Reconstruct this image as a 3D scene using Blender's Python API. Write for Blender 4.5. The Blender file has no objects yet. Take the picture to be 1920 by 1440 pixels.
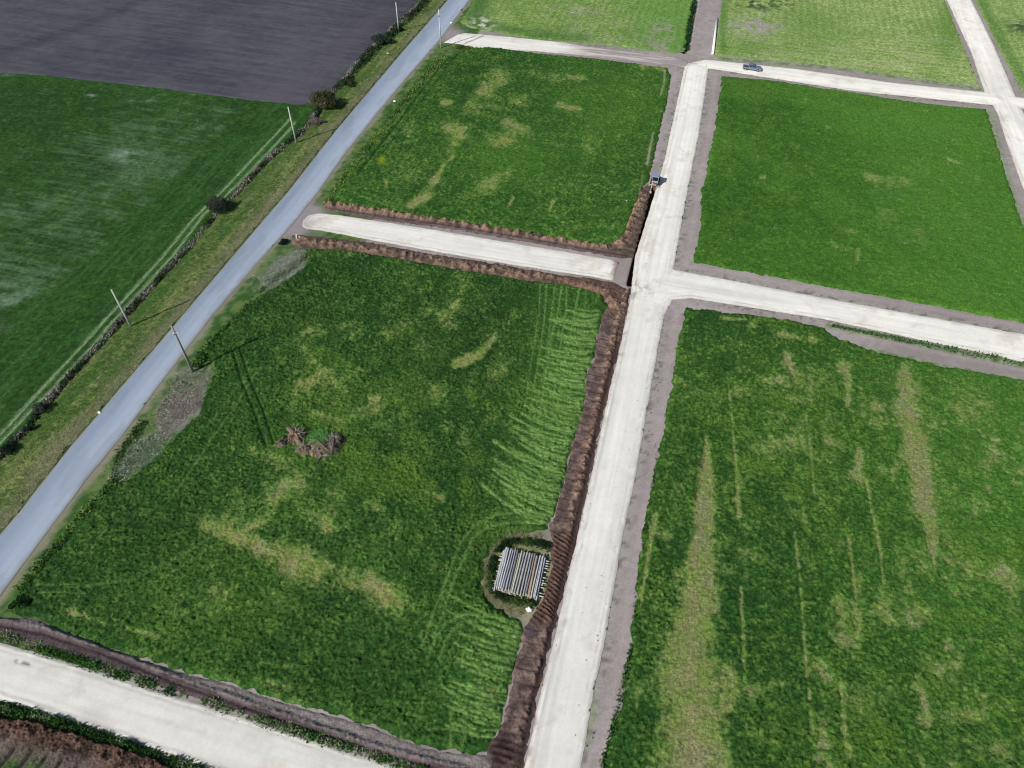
import bpy, bmesh, math, random
import numpy as np
from mathutils import Vector, Matrix
R = math.radians
random.seed(7); RNG = np.random.default_rng(7)
scene = bpy.context.scene
COL = scene.collection

# ------------------------------------------------------------------ camera
CAM_F, PITCH, ROLL, YAW, CAM_H = 1325.68, R(48.023), R(1.021), R(-14.124), 92.0   # focal length in photo pixels (1920 wide)
def cam_basis():
    cy, sy, cp, sp = math.cos(YAW), math.sin(YAW), math.cos(PITCH), math.sin(PITCH)
    F = np.array([sy*cp, cy*cp, -sp]); r = np.array([cy, -sy, 0.0]); u = np.cross(r, F)
    cr, sr = math.cos(ROLL), math.sin(ROLL)
    return F, r*cr+u*sr, u*cr-r*sr
CF, CR, CU = cam_basis()
cd = bpy.data.cameras.new('camera'); cam = bpy.data.objects.new('camera', cd); COL.objects.link(cam)
cd.sensor_width = 36; cd.lens = CAM_F/1920*36; cd.clip_start = 0.5; cd.clip_end = 12000
cam.matrix_world = Matrix(((CR[0], CU[0], -CF[0], 0), (CR[1], CU[1], -CF[1], 0), (CR[2], CU[2], -CF[2], CAM_H), (0, 0, 0, 1)))
scene.camera = cam

# ------------------------------------------------------------------ sky and sun
SUN_EL, SUN_AZ_VEC = R(38.5), Vector((-0.557, -0.830))           # horizontal direction towards the sun
w = bpy.data.worlds.new('World'); scene.world = w; w.use_nodes = True
nt = w.node_tree; sky = nt.nodes.new('ShaderNodeTexSky'); sky.sky_type = 'NISHITA'; sky.sun_disc = False
sky.sun_elevation = SUN_EL; sky.sun_rotation = math.atan2(SUN_AZ_VEC.x, SUN_AZ_VEC.y)
nt.links.new(sky.outputs[0], nt.nodes['Background'].inputs[0]); nt.nodes['Background'].inputs[1].default_value = 0.07
sl = bpy.data.lights.new('sun', 'SUN'); sl.energy = 4.75; sl.angle = R(0.55); sl.color = (1.0, 0.965, 0.90)
so = bpy.data.objects.new('sun', sl); COL.objects.link(so)
sd_ = Vector((SUN_AZ_VEC.x*math.cos(SUN_EL), SUN_AZ_VEC.y*math.cos(SUN_EL), math.sin(SUN_EL))).normalized()
so.rotation_euler = sd_.to_track_quat('Z', 'Y').to_euler(); so.location = (0, 0, 150)
scene.view_settings.view_transform = 'Standard'; scene.view_settings.look = 'None'
scene.cycles.pixel_filter_type = 'BLACKMAN_HARRIS'; scene.cycles.filter_width = 1.1
scene.view_settings.exposure = 0.09; scene.view_settings.gamma = 1.0
KL = 0.82                                                        # display colour -> base colour

# ------------------------------------------------------------------ geometry helpers
def W(x, y, z=0.0):
    """photo pixel -> point of the plane at height z"""
    d = CF + CR*((x-960)/CAM_F) + CU*((720-y)/CAM_F)
    t = (z-CAM_H)/d[2]
    return np.array([d[0]*t, d[1]*t])
def WP(pts, z=0.0): return np.array([W(x, y, z) for x, y in pts])
def PIX(P):
    d = np.c_[P, np.full(len(P), -CAM_H)]
    k = d@CF; k = np.where(k < 1, 1, k)
    return np.c_[960+CAM_F*(d@CR)/k, 720-CAM_F*(d@CU)/k]
def hsh(ix, iy, s):
    h = (ix.astype(np.int64)*374761393 + iy.astype(np.int64)*668265263 + s*2147483647) & 0xffffffff
    h = ((h ^ (h >> 13))*1274126177) & 0xffffffff
    return ((h ^ (h >> 16)) & 0xffffff)/float(0xffffff)
def vn(P, scale, s=0):
    q = P/scale; i = np.floor(q); f = q-i; f = f*f*(3-2*f); ix, iy = i[:, 0], i[:, 1]
    a, b, c, d = hsh(ix, iy, s), hsh(ix+1, iy, s), hsh(ix, iy+1, s), hsh(ix+1, iy+1, s)
    return (a*(1-f[:, 0])+b*f[:, 0])*(1-f[:, 1]) + (c*(1-f[:, 0])+d*f[:, 0])*f[:, 1]
def rot(P, a):
    c, s = math.cos(a), math.sin(a); return np.c_[P[:, 0]*c-P[:, 1]*s, P[:, 0]*s+P[:, 1]*c]
def fbm(P, scale, s=0, o=4, g=0.5):
    t = 0; a = 1; n = 0; Q = rot(P, 0.5)
    for k in range(o):
        t = t+a*vn(Q, scale, s+k*17); n += a; a *= g; scale *= 0.47; Q = rot(Q, 0.7)
    return t/n
def ss(a, b, x): t = np.clip((x-a)/(b-a), 0, 1); return t*t*(3-2*t)
def S(r, g, b):
    c = np.array([r, g, b])/255.0
    return np.where(c <= 0.04045, c/12.92, ((c+0.055)/1.055)**2.4)*KL
def mix(a, b, m):
    m = np.asarray(m)
    if m.ndim == 1: m = m[:, None]
    return a*(1-m)+b*m
def sdpoly(P, poly):
    """signed distance (negative inside) and nearest point"""
    best = np.full(len(P), 1e18); near = np.zeros_like(P); ins = np.zeros(len(P), bool)
    n = len(poly)
    for i in range(n):
        a, b = poly[i], poly[(i+1) % n]; e = b-a; L = e@e
        if L < 1e-9: continue
        v = P-a; t = np.clip((v@e)/L, 0, 1); q = a+t[:, None]*e
        d = ((P-q)**2).sum(1); m = d < best; best[m] = d[m]; near[m] = q[m]
        c = ((a[1] > P[:, 1]) != (b[1] > P[:, 1]))
        with np.errstate(divide='ignore', invalid='ignore'):
            xi = (b[0]-a[0])*(P[:, 1]-a[1])/(b[1]-a[1])+a[0]
        ins ^= c & (P[:, 0] < xi)
    d = np.sqrt(best)
    return np.where(ins, -d, d), near
def dline(P, pts):
    """distance to polyline, and parameter 0..1 along it"""
    best = np.full(len(P), 1e18); par = np.zeros(len(P)); pts = np.asarray(pts, float)
    seg = np.sqrt(((pts[1:]-pts[:-1])**2).sum(1)); cum = np.r_[0, np.cumsum(seg)]
    for i in range(len(pts)-1):
        a, e = pts[i], pts[i+1]-pts[i]; L = e@e+1e-12
        t = np.clip(((P-a)@e)/L, 0, 1); d = ((P-a-t[:, None]*e)**2).sum(1)
        m = d < best; best[m] = d[m]; par[m] = (cum[i]+t[m]*seg[i])/cum[-1]
    return np.sqrt(best), par
def sgn_line(P, pts):
    """distance signed by side of the polyline (left positive)"""
    best = np.full(len(P), 1e18); sg = np.zeros(len(P)); pts = np.asarray(pts, float)
    for i in range(len(pts)-1):
        a, e = pts[i], pts[i+1]-pts[i]; L = e@e+1e-12
        v = P-a; t = np.clip((v@e)/L, 0, 1); d = ((v-t[:, None]*e)**2).sum(1)
        m = d < best; best[m] = d[m]; sg[m] = np.sign(e[0]*v[m, 1]-e[1]*v[m, 0])
    return np.sqrt(best)*sg
def blob(Q, x, y, rx, ry=None, a=0.0):
    ry = ry or rx; d = Q-np.array([x, y]); c, s = math.cos(R(a)), math.sin(R(a))
    u = (d[:, 0]*c+d[:, 1]*s)/rx; v = (-d[:, 0]*s+d[:, 1]*c)/ry
    return np.exp(-(u*u+v*v))
def mesh_obj(name, V, faces_list, mat, parent=None, cols=None, smooth=False):
    """faces_list: arrays (n,3) or (n,4)"""
    me = bpy.data.meshes.new(name); V = np.asarray(V, np.float32)
    faces_list = [f for f in faces_list if len(f)]
    loops = np.concatenate([f.ravel() for f in faces_list]).astype(np.int32)
    tot = np.concatenate([np.full(len(f), f.shape[1]) for f in faces_list]).astype(np.int32)
    st = np.r_[0, np.cumsum(tot)[:-1]].astype(np.int32)
    me.vertices.add(len(V)); me.vertices.foreach_set('co', V.ravel())
    me.loops.add(len(loops)); me.loops.foreach_set('vertex_index', loops)
    me.polygons.add(len(tot)); me.polygons.foreach_set('loop_start', st); me.polygons.foreach_set('loop_total', tot)
    me.update(calc_edges=True)
    if smooth: me.polygons.foreach_set('use_smooth', np.ones(len(tot), bool))
    if cols is not None:
        at = me.attributes.new('col', 'FLOAT_COLOR', 'POINT')
        c = np.c_[np.clip(cols, 0.001, 0.9), np.ones(len(V))].astype(np.float32); at.data.foreach_set('color', c.ravel())
    me.materials.append(mat)
    o = bpy.data.objects.new(name, me); COL.objects.link(o)
    if parent: o.parent = parent
    return o
def tag(o, label=None, cat=None, group=None, kind=None):
    if label: o['label'] = label
    if cat: o['category'] = cat
    if group: o['group'] = group
    if kind: o['kind'] = kind
    return o
def empty(name, loc, rz=0.0):
    o = bpy.data.objects.new(name, None); COL.objects.link(o); o.empty_display_size = 0.5
    o.location = loc; o.rotation_euler = (0, 0, rz); return o

# ------------------------------------------------------------------ materials
def new_mat(name, rough=0.9, spec=0.2):
    m = bpy.data.materials.new(name); m.use_nodes = True; n = m.node_tree
    b = n.nodes['Principled BSDF']; b.inputs['Roughness'].default_value = rough; b.inputs['Specular IOR Level'].default_value = spec
    return m, n, b
def noise_node(n, scale, detail=4, rough=0.6, vec=None):
    t = n.nodes.new('ShaderNodeTexNoise'); t.inputs['Scale'].default_value = scale
    t.inputs['Detail'].default_value = detail; t.inputs['Roughness'].default_value = rough
    if vec is not None: n.links.new(vec, t.inputs['Vector'])
    return t
def ramp(n, src, p0, v0, p1, v1):
    r = n.nodes.new('ShaderNodeMapRange'); r.inputs['From Min'].default_value = p0; r.inputs['From Max'].default_value = p1
    r.inputs['To Min'].default_value = v0; r.inputs['To Max'].default_value = v1; n.links.new(src, r.inputs['Value']); return r
def painted(name, layers, bump=0.3, bscale=3.0, bdist=0.1, rough=0.92, spec=0.15):
    """painted colour attribute times procedural grain"""
    m, n, b = new_mat(name, rough, spec)
    g = n.nodes.new('ShaderNodeNewGeometry').outputs['Position']
    at = n.nodes.new('ShaderNodeAttribute'); at.attribute_name = 'col'; cur = at.outputs['Color']
    for (scale, lo, hi) in layers:
        t = noise_node(n, scale, 3, 0.6, g); r = ramp(n, t.outputs[0], 0.3, lo, 0.7, hi)
        v = n.nodes.new('ShaderNodeVectorMath'); v.operation = 'SCALE'
        n.links.new(cur, v.inputs[0]); n.links.new(r.outputs[0], v.inputs['Scale']); cur = v.outputs[0]
    n.links.new(cur, b.inputs['Base Color'])
    if bump:
        t = noise_node(n, bscale, 5, 0.65, g); bp = n.nodes.new('ShaderNodeBump')
        bp.inputs['Strength'].default_value = bump; bp.inputs['Distance'].default_value = bdist
        n.links.new(t.outputs[0], bp.inputs['Height']); n.links.new(bp.outputs[0], b.inputs['Normal'])
    return m
def plain(name, rgb, rough=0.7, spec=0.3, metal=0.0, vary=0.25, scale=6.0, coat=0.0):
    m, n, b = new_mat(name, rough, spec); b.inputs['Metallic'].default_value = metal; b.inputs['Coat Weight'].default_value = coat
    tc = n.nodes.new('ShaderNodeTexCoord').outputs['Object']
    t = noise_node(n, scale, 5, 0.6, tc); r = ramp(n, t.outputs[0], 0.3, 1-vary, 0.7, 1+vary)
    v = n.nodes.new('ShaderNodeVectorMath'); v.operation = 'SCALE'; v.inputs[0].default_value = rgb
    n.links.new(r.outputs[0], v.inputs['Scale']); n.links.new(v.outputs[0], b.inputs['Base Color'])
    return m
M_CROP = painted('crop', [(1.3, 0.80, 1.2), (3.2, 0.62, 1.42), (8, 0.68, 1.32)], 0.9, 4.0, 0.2)
M_SOIL = painted('soil', [(0.6, 0.88, 1.12), (2.6, 0.72, 1.28), (8, 0.75, 1.25)], 0.9, 4.0, 0.16)
M_GROUND = painted('ground', [(0.6, 0.94, 1.06), (2.6, 0.88, 1.12), (8, 0.9, 1.1)], 0.4, 4.0, 0.1)
M_GRAVEL = painted('gravel', [(0.35, 0.96, 1.04), (2.5, 0.96, 1.04), (9, 0.95, 1.05)], 0.25, 9.0, 0.03)
M_ASPHALT = painted('asphalt', [(0.5, 0.97, 1.03), (5, 0.96, 1.04), (20, 0.94, 1.06)], 0.15, 25.0, 0.01, 0.85)
M_PLOUGH = painted('plough', [(0.8, 0.93, 1.07), (3.0, 0.88, 1.12), (8, 0.85, 1.15)], 0.7, 4.0, 0.12)
M_LEAF = painted('leaf', [(4, 0.8, 1.2)], 0)

# ------------------------------------------------------------------ blades and leaves as real faces
def leaf_faces(P, z, size, cols, lean=0.9, width=0.35, jitter=0.35, up=1.0):
    """one bent triangle per point; returns V, F, C"""
    n = len(P); a = RNG.uniform(0, 2*math.pi, n); L = size*RNG.uniform(0.6, 1.3, n)
    ln = RNG.uniform(0.2, 1.0, n)*lean; d = np.c_[np.cos(a), np.sin(a)]; t = np.c_[-d[:, 1], d[:, 0]]
    wd = (L*width)[:, None]
    b0 = np.c_[P-t*wd, z]; b1 = np.c_[P+t*wd, z]; tip = np.c_[P+d*(L*ln)[:, None], z+L*up*np.sqrt(np.clip(1-0.6*ln*ln, 0.05, 1))]
    V = np.empty((n*3, 3)); V[0::3] = b0; V[1::3] = b1; V[2::3] = tip
    F = np.arange(n*3).reshape(n, 3); c = cols*RNG.uniform(1-jitter, 1+jitter, n)[:, None]
    return V, F, np.repeat(c, 3, 0)

SHEETS = {}
def sheet(name, poly_px, cell, paint, mat, z0=0.02, taper=0.4, amp=0.3, nscale=1.5, blades=0, bsize=0.3, blean=0.9, world=None, bwidth=0.3, seed=0, smooth=True, bup=1.0, minh=0.15, rough=0.0):
    poly = WP(poly_px) if world is None else np.array(world, float)
    lo, hi = poly.min(0)-1, poly.max(0)+1
    xs = np.arange(lo[0], hi[0]+cell, cell); ys = np.arange(lo[1], hi[1]+cell, cell)
    X, Y = np.meshgrid(xs, ys); P = np.c_[X.ravel(), Y.ravel()]
    nx, ny = len(xs), len(ys)
    sdv, near = sdpoly(P, poly)
    off = (fbm(P, nscale, 900+seed, 3)-0.5)*2*amp; s = sdv+off
    ins = (s < 0).reshape(ny, nx); keep = ins[:-1, :-1] | ins[1:, :-1] | ins[:-1, 1:] | ins[1:, 1:]
    j, i = np.nonzero(keep); a = j*nx+i
    F = np.c_[a, a+1, a+nx+1, a+nx]
    used = np.unique(F); mp = np.full(len(P), -1); mp[used] = np.arange(len(used)); F = mp[F]
    P, s, sdv, near = P[used], s[used], sdv[used], near[used]
    g = P-near; gl = np.sqrt((g**2).sum(1))+1e-9; g = g/gl[:, None]*np.sign(sdv)[:, None]
    out = s > 0; P[out] -= g[out]*np.clip(s[out], 0, cell*1.3)[:, None]
    s[out] = 0
    rgb, h = paint(P, -s)
    if rough: h = np.clip(h*(1+rough*RNG.normal(0, 1, len(h))), 0.01, 1.2)
    z = z0 + h*ss(0, taper, -s)
    V = np.c_[P, z]; fl = [F]; C = rgb
    if blades:
        # random points in kept cells
        nb = int(len(F)*cell*cell*blades); k = RNG.integers(0, len(F), nb)
        c0 = V[F[k, 0]]; c2 = V[F[k, 2]]; u = RNG.random((nb, 2))
        BP = c0[:, :2]+(c2[:, :2]-c0[:, :2])*u; bc, bh = C[F[k, 0]], h[F[k, 0]]
        ok = bh > minh*RNG.uniform(0.6, 1.4, nb); BP = BP[ok]; bc = bc[ok]; zz = np.minimum(c0[ok, 2], c2[ok, 2])-0.02; hh = np.clip(bh[ok], 0.1, 1)
        bV, bF, bC = leaf_faces(BP, zz, bsize*(0.55+hh), bc, blean, bwidth, 0.4, bup)
        fl.append(bF+len(V)); V = np.r_[V, bV]; C = np.r_[C, bC]
    o = mesh_obj(name, V, fl, mat, cols=C, smooth=smooth)
    SHEETS[name] = o
    return o

# ------------------------------------------------------------------ traced outlines (photo pixels)
ROAD_L = [(925,-105),(840,0),(755,97),(685,180),(630,245),(540,360),(437,480),(333,603),(233,720),(120,853),(37,960),(0,1003),(-90,1110),(-200,1245)]
ROAD_R = [(965,-112),(880,0),(825,75),(755,155),(692,232),(642,295),(597,360),(545,425),(490,485),(400,590),(300,720),(233,813),(167,893),(117,960),(67,1027),(0,1117),(-90,1235),(-170,1340)]
SCRUB = [(850,-75),(787,10),(767,27),(745,45),(720,72),(695,92),(670,120),(640,155),(605,190),(585,228),(567,246),(510,293),(477,327),(440,367),(400,410),(360,457),(333,487),(300,523),(253,573),(213,620),(167,670),(133,707),(97,747),(57,797),(10,850),(-120,990)]
LOT_A = [(870,90),(917,89),(1004,100),(1092,108),(1160,116),(1252,128),(1258,146),(1249,198),(1237,248),(1223,306),(1218,338),(1202,359),(1182,408),(1172,446),(1150,460),(1125,460),(1042,446),(917,425),(750,400),(621,379),(632,355),(655,325),(700,275),(740,225),(800,150),(835,112)]
LOT_B = [(567,466),(650,470),(750,485),(875,508),(979,525),(1012,528),(1065,534),(1125,550),(1138,571),(1125,608),(1112,675),(1100,700),(1096,758),(1070,842),(1059,900),(1047,941),(1029,990),(990,998),(950,1001),(930,1018),(921,1034),(906,1050),(909,1068),(903,1092),(912,1112),(921,1130),(944,1142),(958,1156),(978,1158),(980,1177),(976,1211),(961,1260),(950,1312),(939,1365),(922,1388),(910,1414),(823,1407),(777,1394),(709,1366),(640,1343),(533,1317),(433,1280),(333,1257),(233,1223),(110,1177),(67,1157),(12,1148),(60,1085),(150,985),(215,905),(240,900),(300,850),(335,810),(372,780),(385,735),(400,705),(395,680),(380,662),(440,600),(480,560),(520,535),(572,500),(580,480)]
LOT_C = [(1353,143),(1452,152),(1594,174),(1736,195),(1849,205),(1867,262),(1888,336),(1916,418),(1960,520),(2010,640),(1920,606),(1842,592),(1700,564),(1600,548),(1500,528),(1399,510),(1300,492),(1314,418),(1316,354),(1325,319),(1339,248),(1350,177)]
LOT_D = [(1286,578),(1382,588),(1488,602),(1541,613),(1559,629),(1630,656),(1771,688),(1913,711),(2090,750),(2160,1500),(2120,1600),(1085,1600),(1128,1440),(1147,1366),(1164,1323),(1177,1250),(1190,1139),(1200,1045),(1211,973),(1228,880),(1240,830),(1247,787),(1258,737),(1268,659),(1275,624)]
LOT_E = [(945,-100),(905,-40),(880,18),(862,42),(880,52),(911,58),(1004,73),(1121,82),(1200,92),(1267,100),(1283,96),(1290,60),(1302,0),(1318,-100)]
LOT_F = [(1364,-100),(1354,0),(1346,60),(1338,106),(1364,106),(1559,124),(1700,145),(1838,163),(1807,89),(1771,0),(1738,-100)]
LOT_G = [(1785,-100),(1828,0),(1877,99),(1922,180),(2060,200),(2060,-100)]
LEFT_FIELD = [(-260,105),(0,136),(90,143),(300,166),(450,186),(560,197),(598,200),(588,222),(566,243),(508,289),(473,325),(438,363),(398,406),(356,453),(298,520),(251,568),(211,615),(165,665),(131,702),(92,744),(54,793),(6,848),(-140,1000),(-350,1130)]
PLOUGH = [(-300,99),(-260,105),(0,136),(90,143),(300,166),(450,186),(562,197),(604,188),(636,155),(665,120),(690,90),(716,68),(742,42),(780,6),(842,-72),(400,-130),(-300,-130)]
VERGE_L = [(918,-105),(836,0),(751,97),(681,180),(626,245),(536,360),(433,480),(329,603),(229,720),(116,853),(33,960),(-4,1002),(-198,1238),(-330,1130),(-125,985),(8,852),(55,800),(95,752),(131,710),(165,674),(211,625),(251,578),(298,528),(331,492),(358,462),(398,415),(438,372),(475,332),(508,298),(565,258),(590,235),(612,200),(645,160),(675,125),(700,97),(725,77),(750,50),(790,15),(855,-75)]

# gravel roads: west edge / east edge (or north / south)
ROAD_MAIN = [(1284,124),(1265,212),(1246,300),(1216,400),(1190,483),(1183,550),(1162,654),(1137,758),(1107,900),(1085,997),(1062,1095),(1040,1196),(1010,1312),(987,1425),(955,1600),(1050,1600),(1092,1425),(1111,1305),(1134,1200),(1169,997),(1190,900),(1225,700),(1246,587),(1262,508),(1290,354),(1311,248),(1328,131),(1326,118),(1290,118)]
ROAD_MID_R = [(1225,470),(1245,500),(1275,508),(1552,560),(1920,627),(2080,657),(2080,712),(1920,679),(1545,599),(1300,560),(1262,562),(1240,600),(1195,600),(1190,520)]
ROAD_TOP_R = [(1322,112),(1345,114),(1488,129),(1679,156),(1846,173),(1920,184),(2060,200),(2060,226),(1920,204),(1867,198),(1594,170),(1332,129),(1300,133),(1296,118)]
ROAD_EAST = [(1741,-80),(1775,0),(1821,99),(1846,173),(1870,212),(1888,269),(1920,358),(1990,560),(2080,560),(1985,340),(1930,235),(1902,177),(1863,85),(1821,0),(1783,-80)]
ROAD_TOP_L = [(832,80),(846,72),(858,65),(872,62),(960,70),(1060,80),(1110,88),(1180,98),(1262,108),(1290,116),(1290,128),(1262,122),(1160,112),(1092,104),(1004,96),(960,94),(880,89),(862,83)]
ROAD_MID_L = [(566,424),(569,413),(580,403),(598,400),(640,404),(792,427),(1000,462),(1148,487),(1160,492),(1150,527),(1120,521),(1000,503),(833,475),(700,451),(600,432),(574,430)]
ROAD_BOT_L = [(-150,1168),(0,1205),(133,1243),(287,1293),(410,1330),(640,1404),(755,1442),(850,1484),(960,1572),(1000,1640),(760,1640),(560,1508),(377,1440),(300,1413),(167,1367),(0,1313),(-150,1268)]
TRENCH = WP([(1226,352),(1206,430),(1196,470),(1181,532)])

# ------------------------------------------------------------------ paint functions: P world, d = distance inside the outline -> colour, height
def crop_base(P, Q, dark, mid, light, seed, CT=1.0):
    a = fbm(P, 22, seed, 3); b = fbm(P, 2.2, seed+5, 4, 0.6); c = fbm(P, 0.62, seed+9, 3, 0.8); e = fbm(P, 6, seed+13, 4); g = vn(P, 0.33, seed+15)*0.5+c*0.5
    col = mix(np.array(dark)[None], np.array(mid)[None], ss(0.25, 0.75, a*0.4+b*0.3+e*0.3)*0.8)
    col = mix(col, np.array(light)[None], ss(0.46, 0.72, b*0.25+g*0.62+e*0.13)*CT*0.9)
    col = col*(1-0.36*CT+0.72*CT*ss(0.22, 0.75, g))[:, None]*np.array([1.07, 1.0, 0.86])
    return col, b, c
STRAW = S(146,146,88); STRAW2 = S(124,144,72); YEL = S(92,124,44); DRY = S(148,142,118)
def straw_patches(P, Q, col, h, mask, seed, tone=STRAW, size=1.6):
    """clumpy pale patches where mask is high"""
    n = fbm(P, size*2.2, seed, 5, 0.62)*0.62+fbm(P, 0.55, seed+3, 3, 0.7)*0.38
    th = 0.735-0.41*np.minimum(mask, 1.3)+(vn(P, 0.38, seed+51)-0.5)*0.10
    m1, m2 = ss(th-0.12, th+0.06, n), ss(th, th+0.17, n)
    h[:] = h*(1-0.22*m1-0.33*m2)
    fr = mix(S(88,128,54)[None], S(116,142,74)[None], ss(0.35, 0.65, fbm(P, 1.7, seed+31, 3)))
    col = mix(col, fr, m1*0.55)
    tt = mix(tone[None], STRAW2[None], ss(0.4, 0.6, fbm(P, 1.1, seed+21, 2)))
    tt = mix(tt, S(148,142,120)[None], ss(0.5, 0.72, fbm(P, 2.6, seed+41, 3))*0.4)
    return mix(col, tt, m2*0.76)
def seglist(Q, segs):
    m = np.zeros(len(Q))
    for pts, wd, st in segs:
        d, t = dline(Q, pts); wv = wd if np.isscalar(wd) else np.interp(t, np.linspace(0, 1, len(wd)), wd)
        m = np.maximum(m, st*np.exp(-(d/wv)**2))
    return m
# fan-shaped marks left beside the trench by the digger's wheels
MARKS = []
def make_marks():
    rr = random.Random(3)
    E = np.array([(1128,575),(1118,640),(1105,700),(1096,758),(1070,842),(1059,900),(1047,941),(1032,985)], float)
    def fan(E, y0, y1, step, L0, L1, s0, s1):
        y = y0
        while y < y1:
            x = np.interp(y, E[:, 1], E[:, 0]); f = (y-y0)/(y1-y0)
            L = (L0+(L1-L0)*f)*rr.uniform(0.45, 1.2); sl = s0+(s1-s0)*f+rr.uniform(-0.13, 0.13); cv = rr.uniform(4, 16); st = rr.uniform(-4, 30) if rr.random() < 0.35 else rr.uniform(-3, 6)
            x -= st; pts = []
            for t in np.linspace(0, 1, 7): pts.append((x-L*t, y-L*sl*t+cv*math.sin(t*3.0)*(0.3+0.7*f)))
            MARKS.append((pts, rr.uniform(1.4, 2.7), rr.uniform(0.65, 1.1)))
            y += step*rr.uniform(0.5, 1.5)
    fan(E, 585, 985, 4.4, 66, 112, 0.08, 0.55)
    E2 = np.array([(980,1180),(976,1211),(961,1260),(950,1312),(939,1365)], float)
    fan(E2, 1180, 1390, 5.4, 115, 95, 0.36, 0.26)
    for x0 in (1012,1024,1040,1052,1062,1085,1098):
        x1 = x0-rr.uniform(8, 26); MARKS.append(([(x0, 536+(x0-1012)*0.12), ((x0+x1)/2+3, 590), (x1, 660+rr.uniform(-30, 60)), (x1-22, 800+rr.uniform(-60, 60))], rr.uniform(1.2, 2.2), rr.uniform(0.35, 0.6)))
make_marks()
TRACKS_LIGHT = [
    ([(1030,968),(985,962),(930,968),(885,990),(862,1020),(846,1060),(828,1110),(805,1170),(790,1215)], 2.8, 0.7),
    ([(1010,985),(960,982),(915,990),(885,1012),(868,1050),(846,1100),(826,1160),(808,1205)], 2.8, 0.7),
    ([(978,1172),(930,1160),(870,1155),(835,1170),(815,1200),(800,1240)], 3.0, 0.65),
    ([(975,1190),(930,1172),(880,1166),(850,1180),(832,1205),(822,1240)], 3.0, 0.65),
    ([(845,1335),(843,1410)], 3.0, 0.55), ([(866,1335),(866,1405)], 3.0, 0.55), ([(800,1370),(850,1368),(880,1362)], 2.5, 0.5),
    ([(480,700),(440,765),(400,820),(360,880),(330,925)], 2.4, 0.5), ([(470,690),(425,755),(390,800)], 2.0, 0.35),
    ([(560,880),(470,945),(395,1010),(330,1050),(250,1090),(120,1105)], 2.4, 0.45), ([(560,905),(480,965),(400,1025),(340,1066),(280,1100)], 2.0, 0.4),
    ([(70,1099),(140,1098),(170,1104)], 2.0, 0.6), ([(70,1113),(160,1115)], 2.0, 0.6),
    ([(760,1400),(640,1330),(520,1270)], 2.0, 0.25), ([(540,960),(620,975),(720,930)], 1.8, 0.3)]
TRACKS_DARK = [([(436,655),(455,720),(478,775),(500,838)], 2.2, 0.9), ([(450,655),(470,715),(494,770),(514,832)], 2.2, 0.9), ([(560,1010),(500,1130),(470,1200)], 2.5, 0.35), ([(650,620),(560,700),(520,760)], 2, 0.2)]
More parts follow.
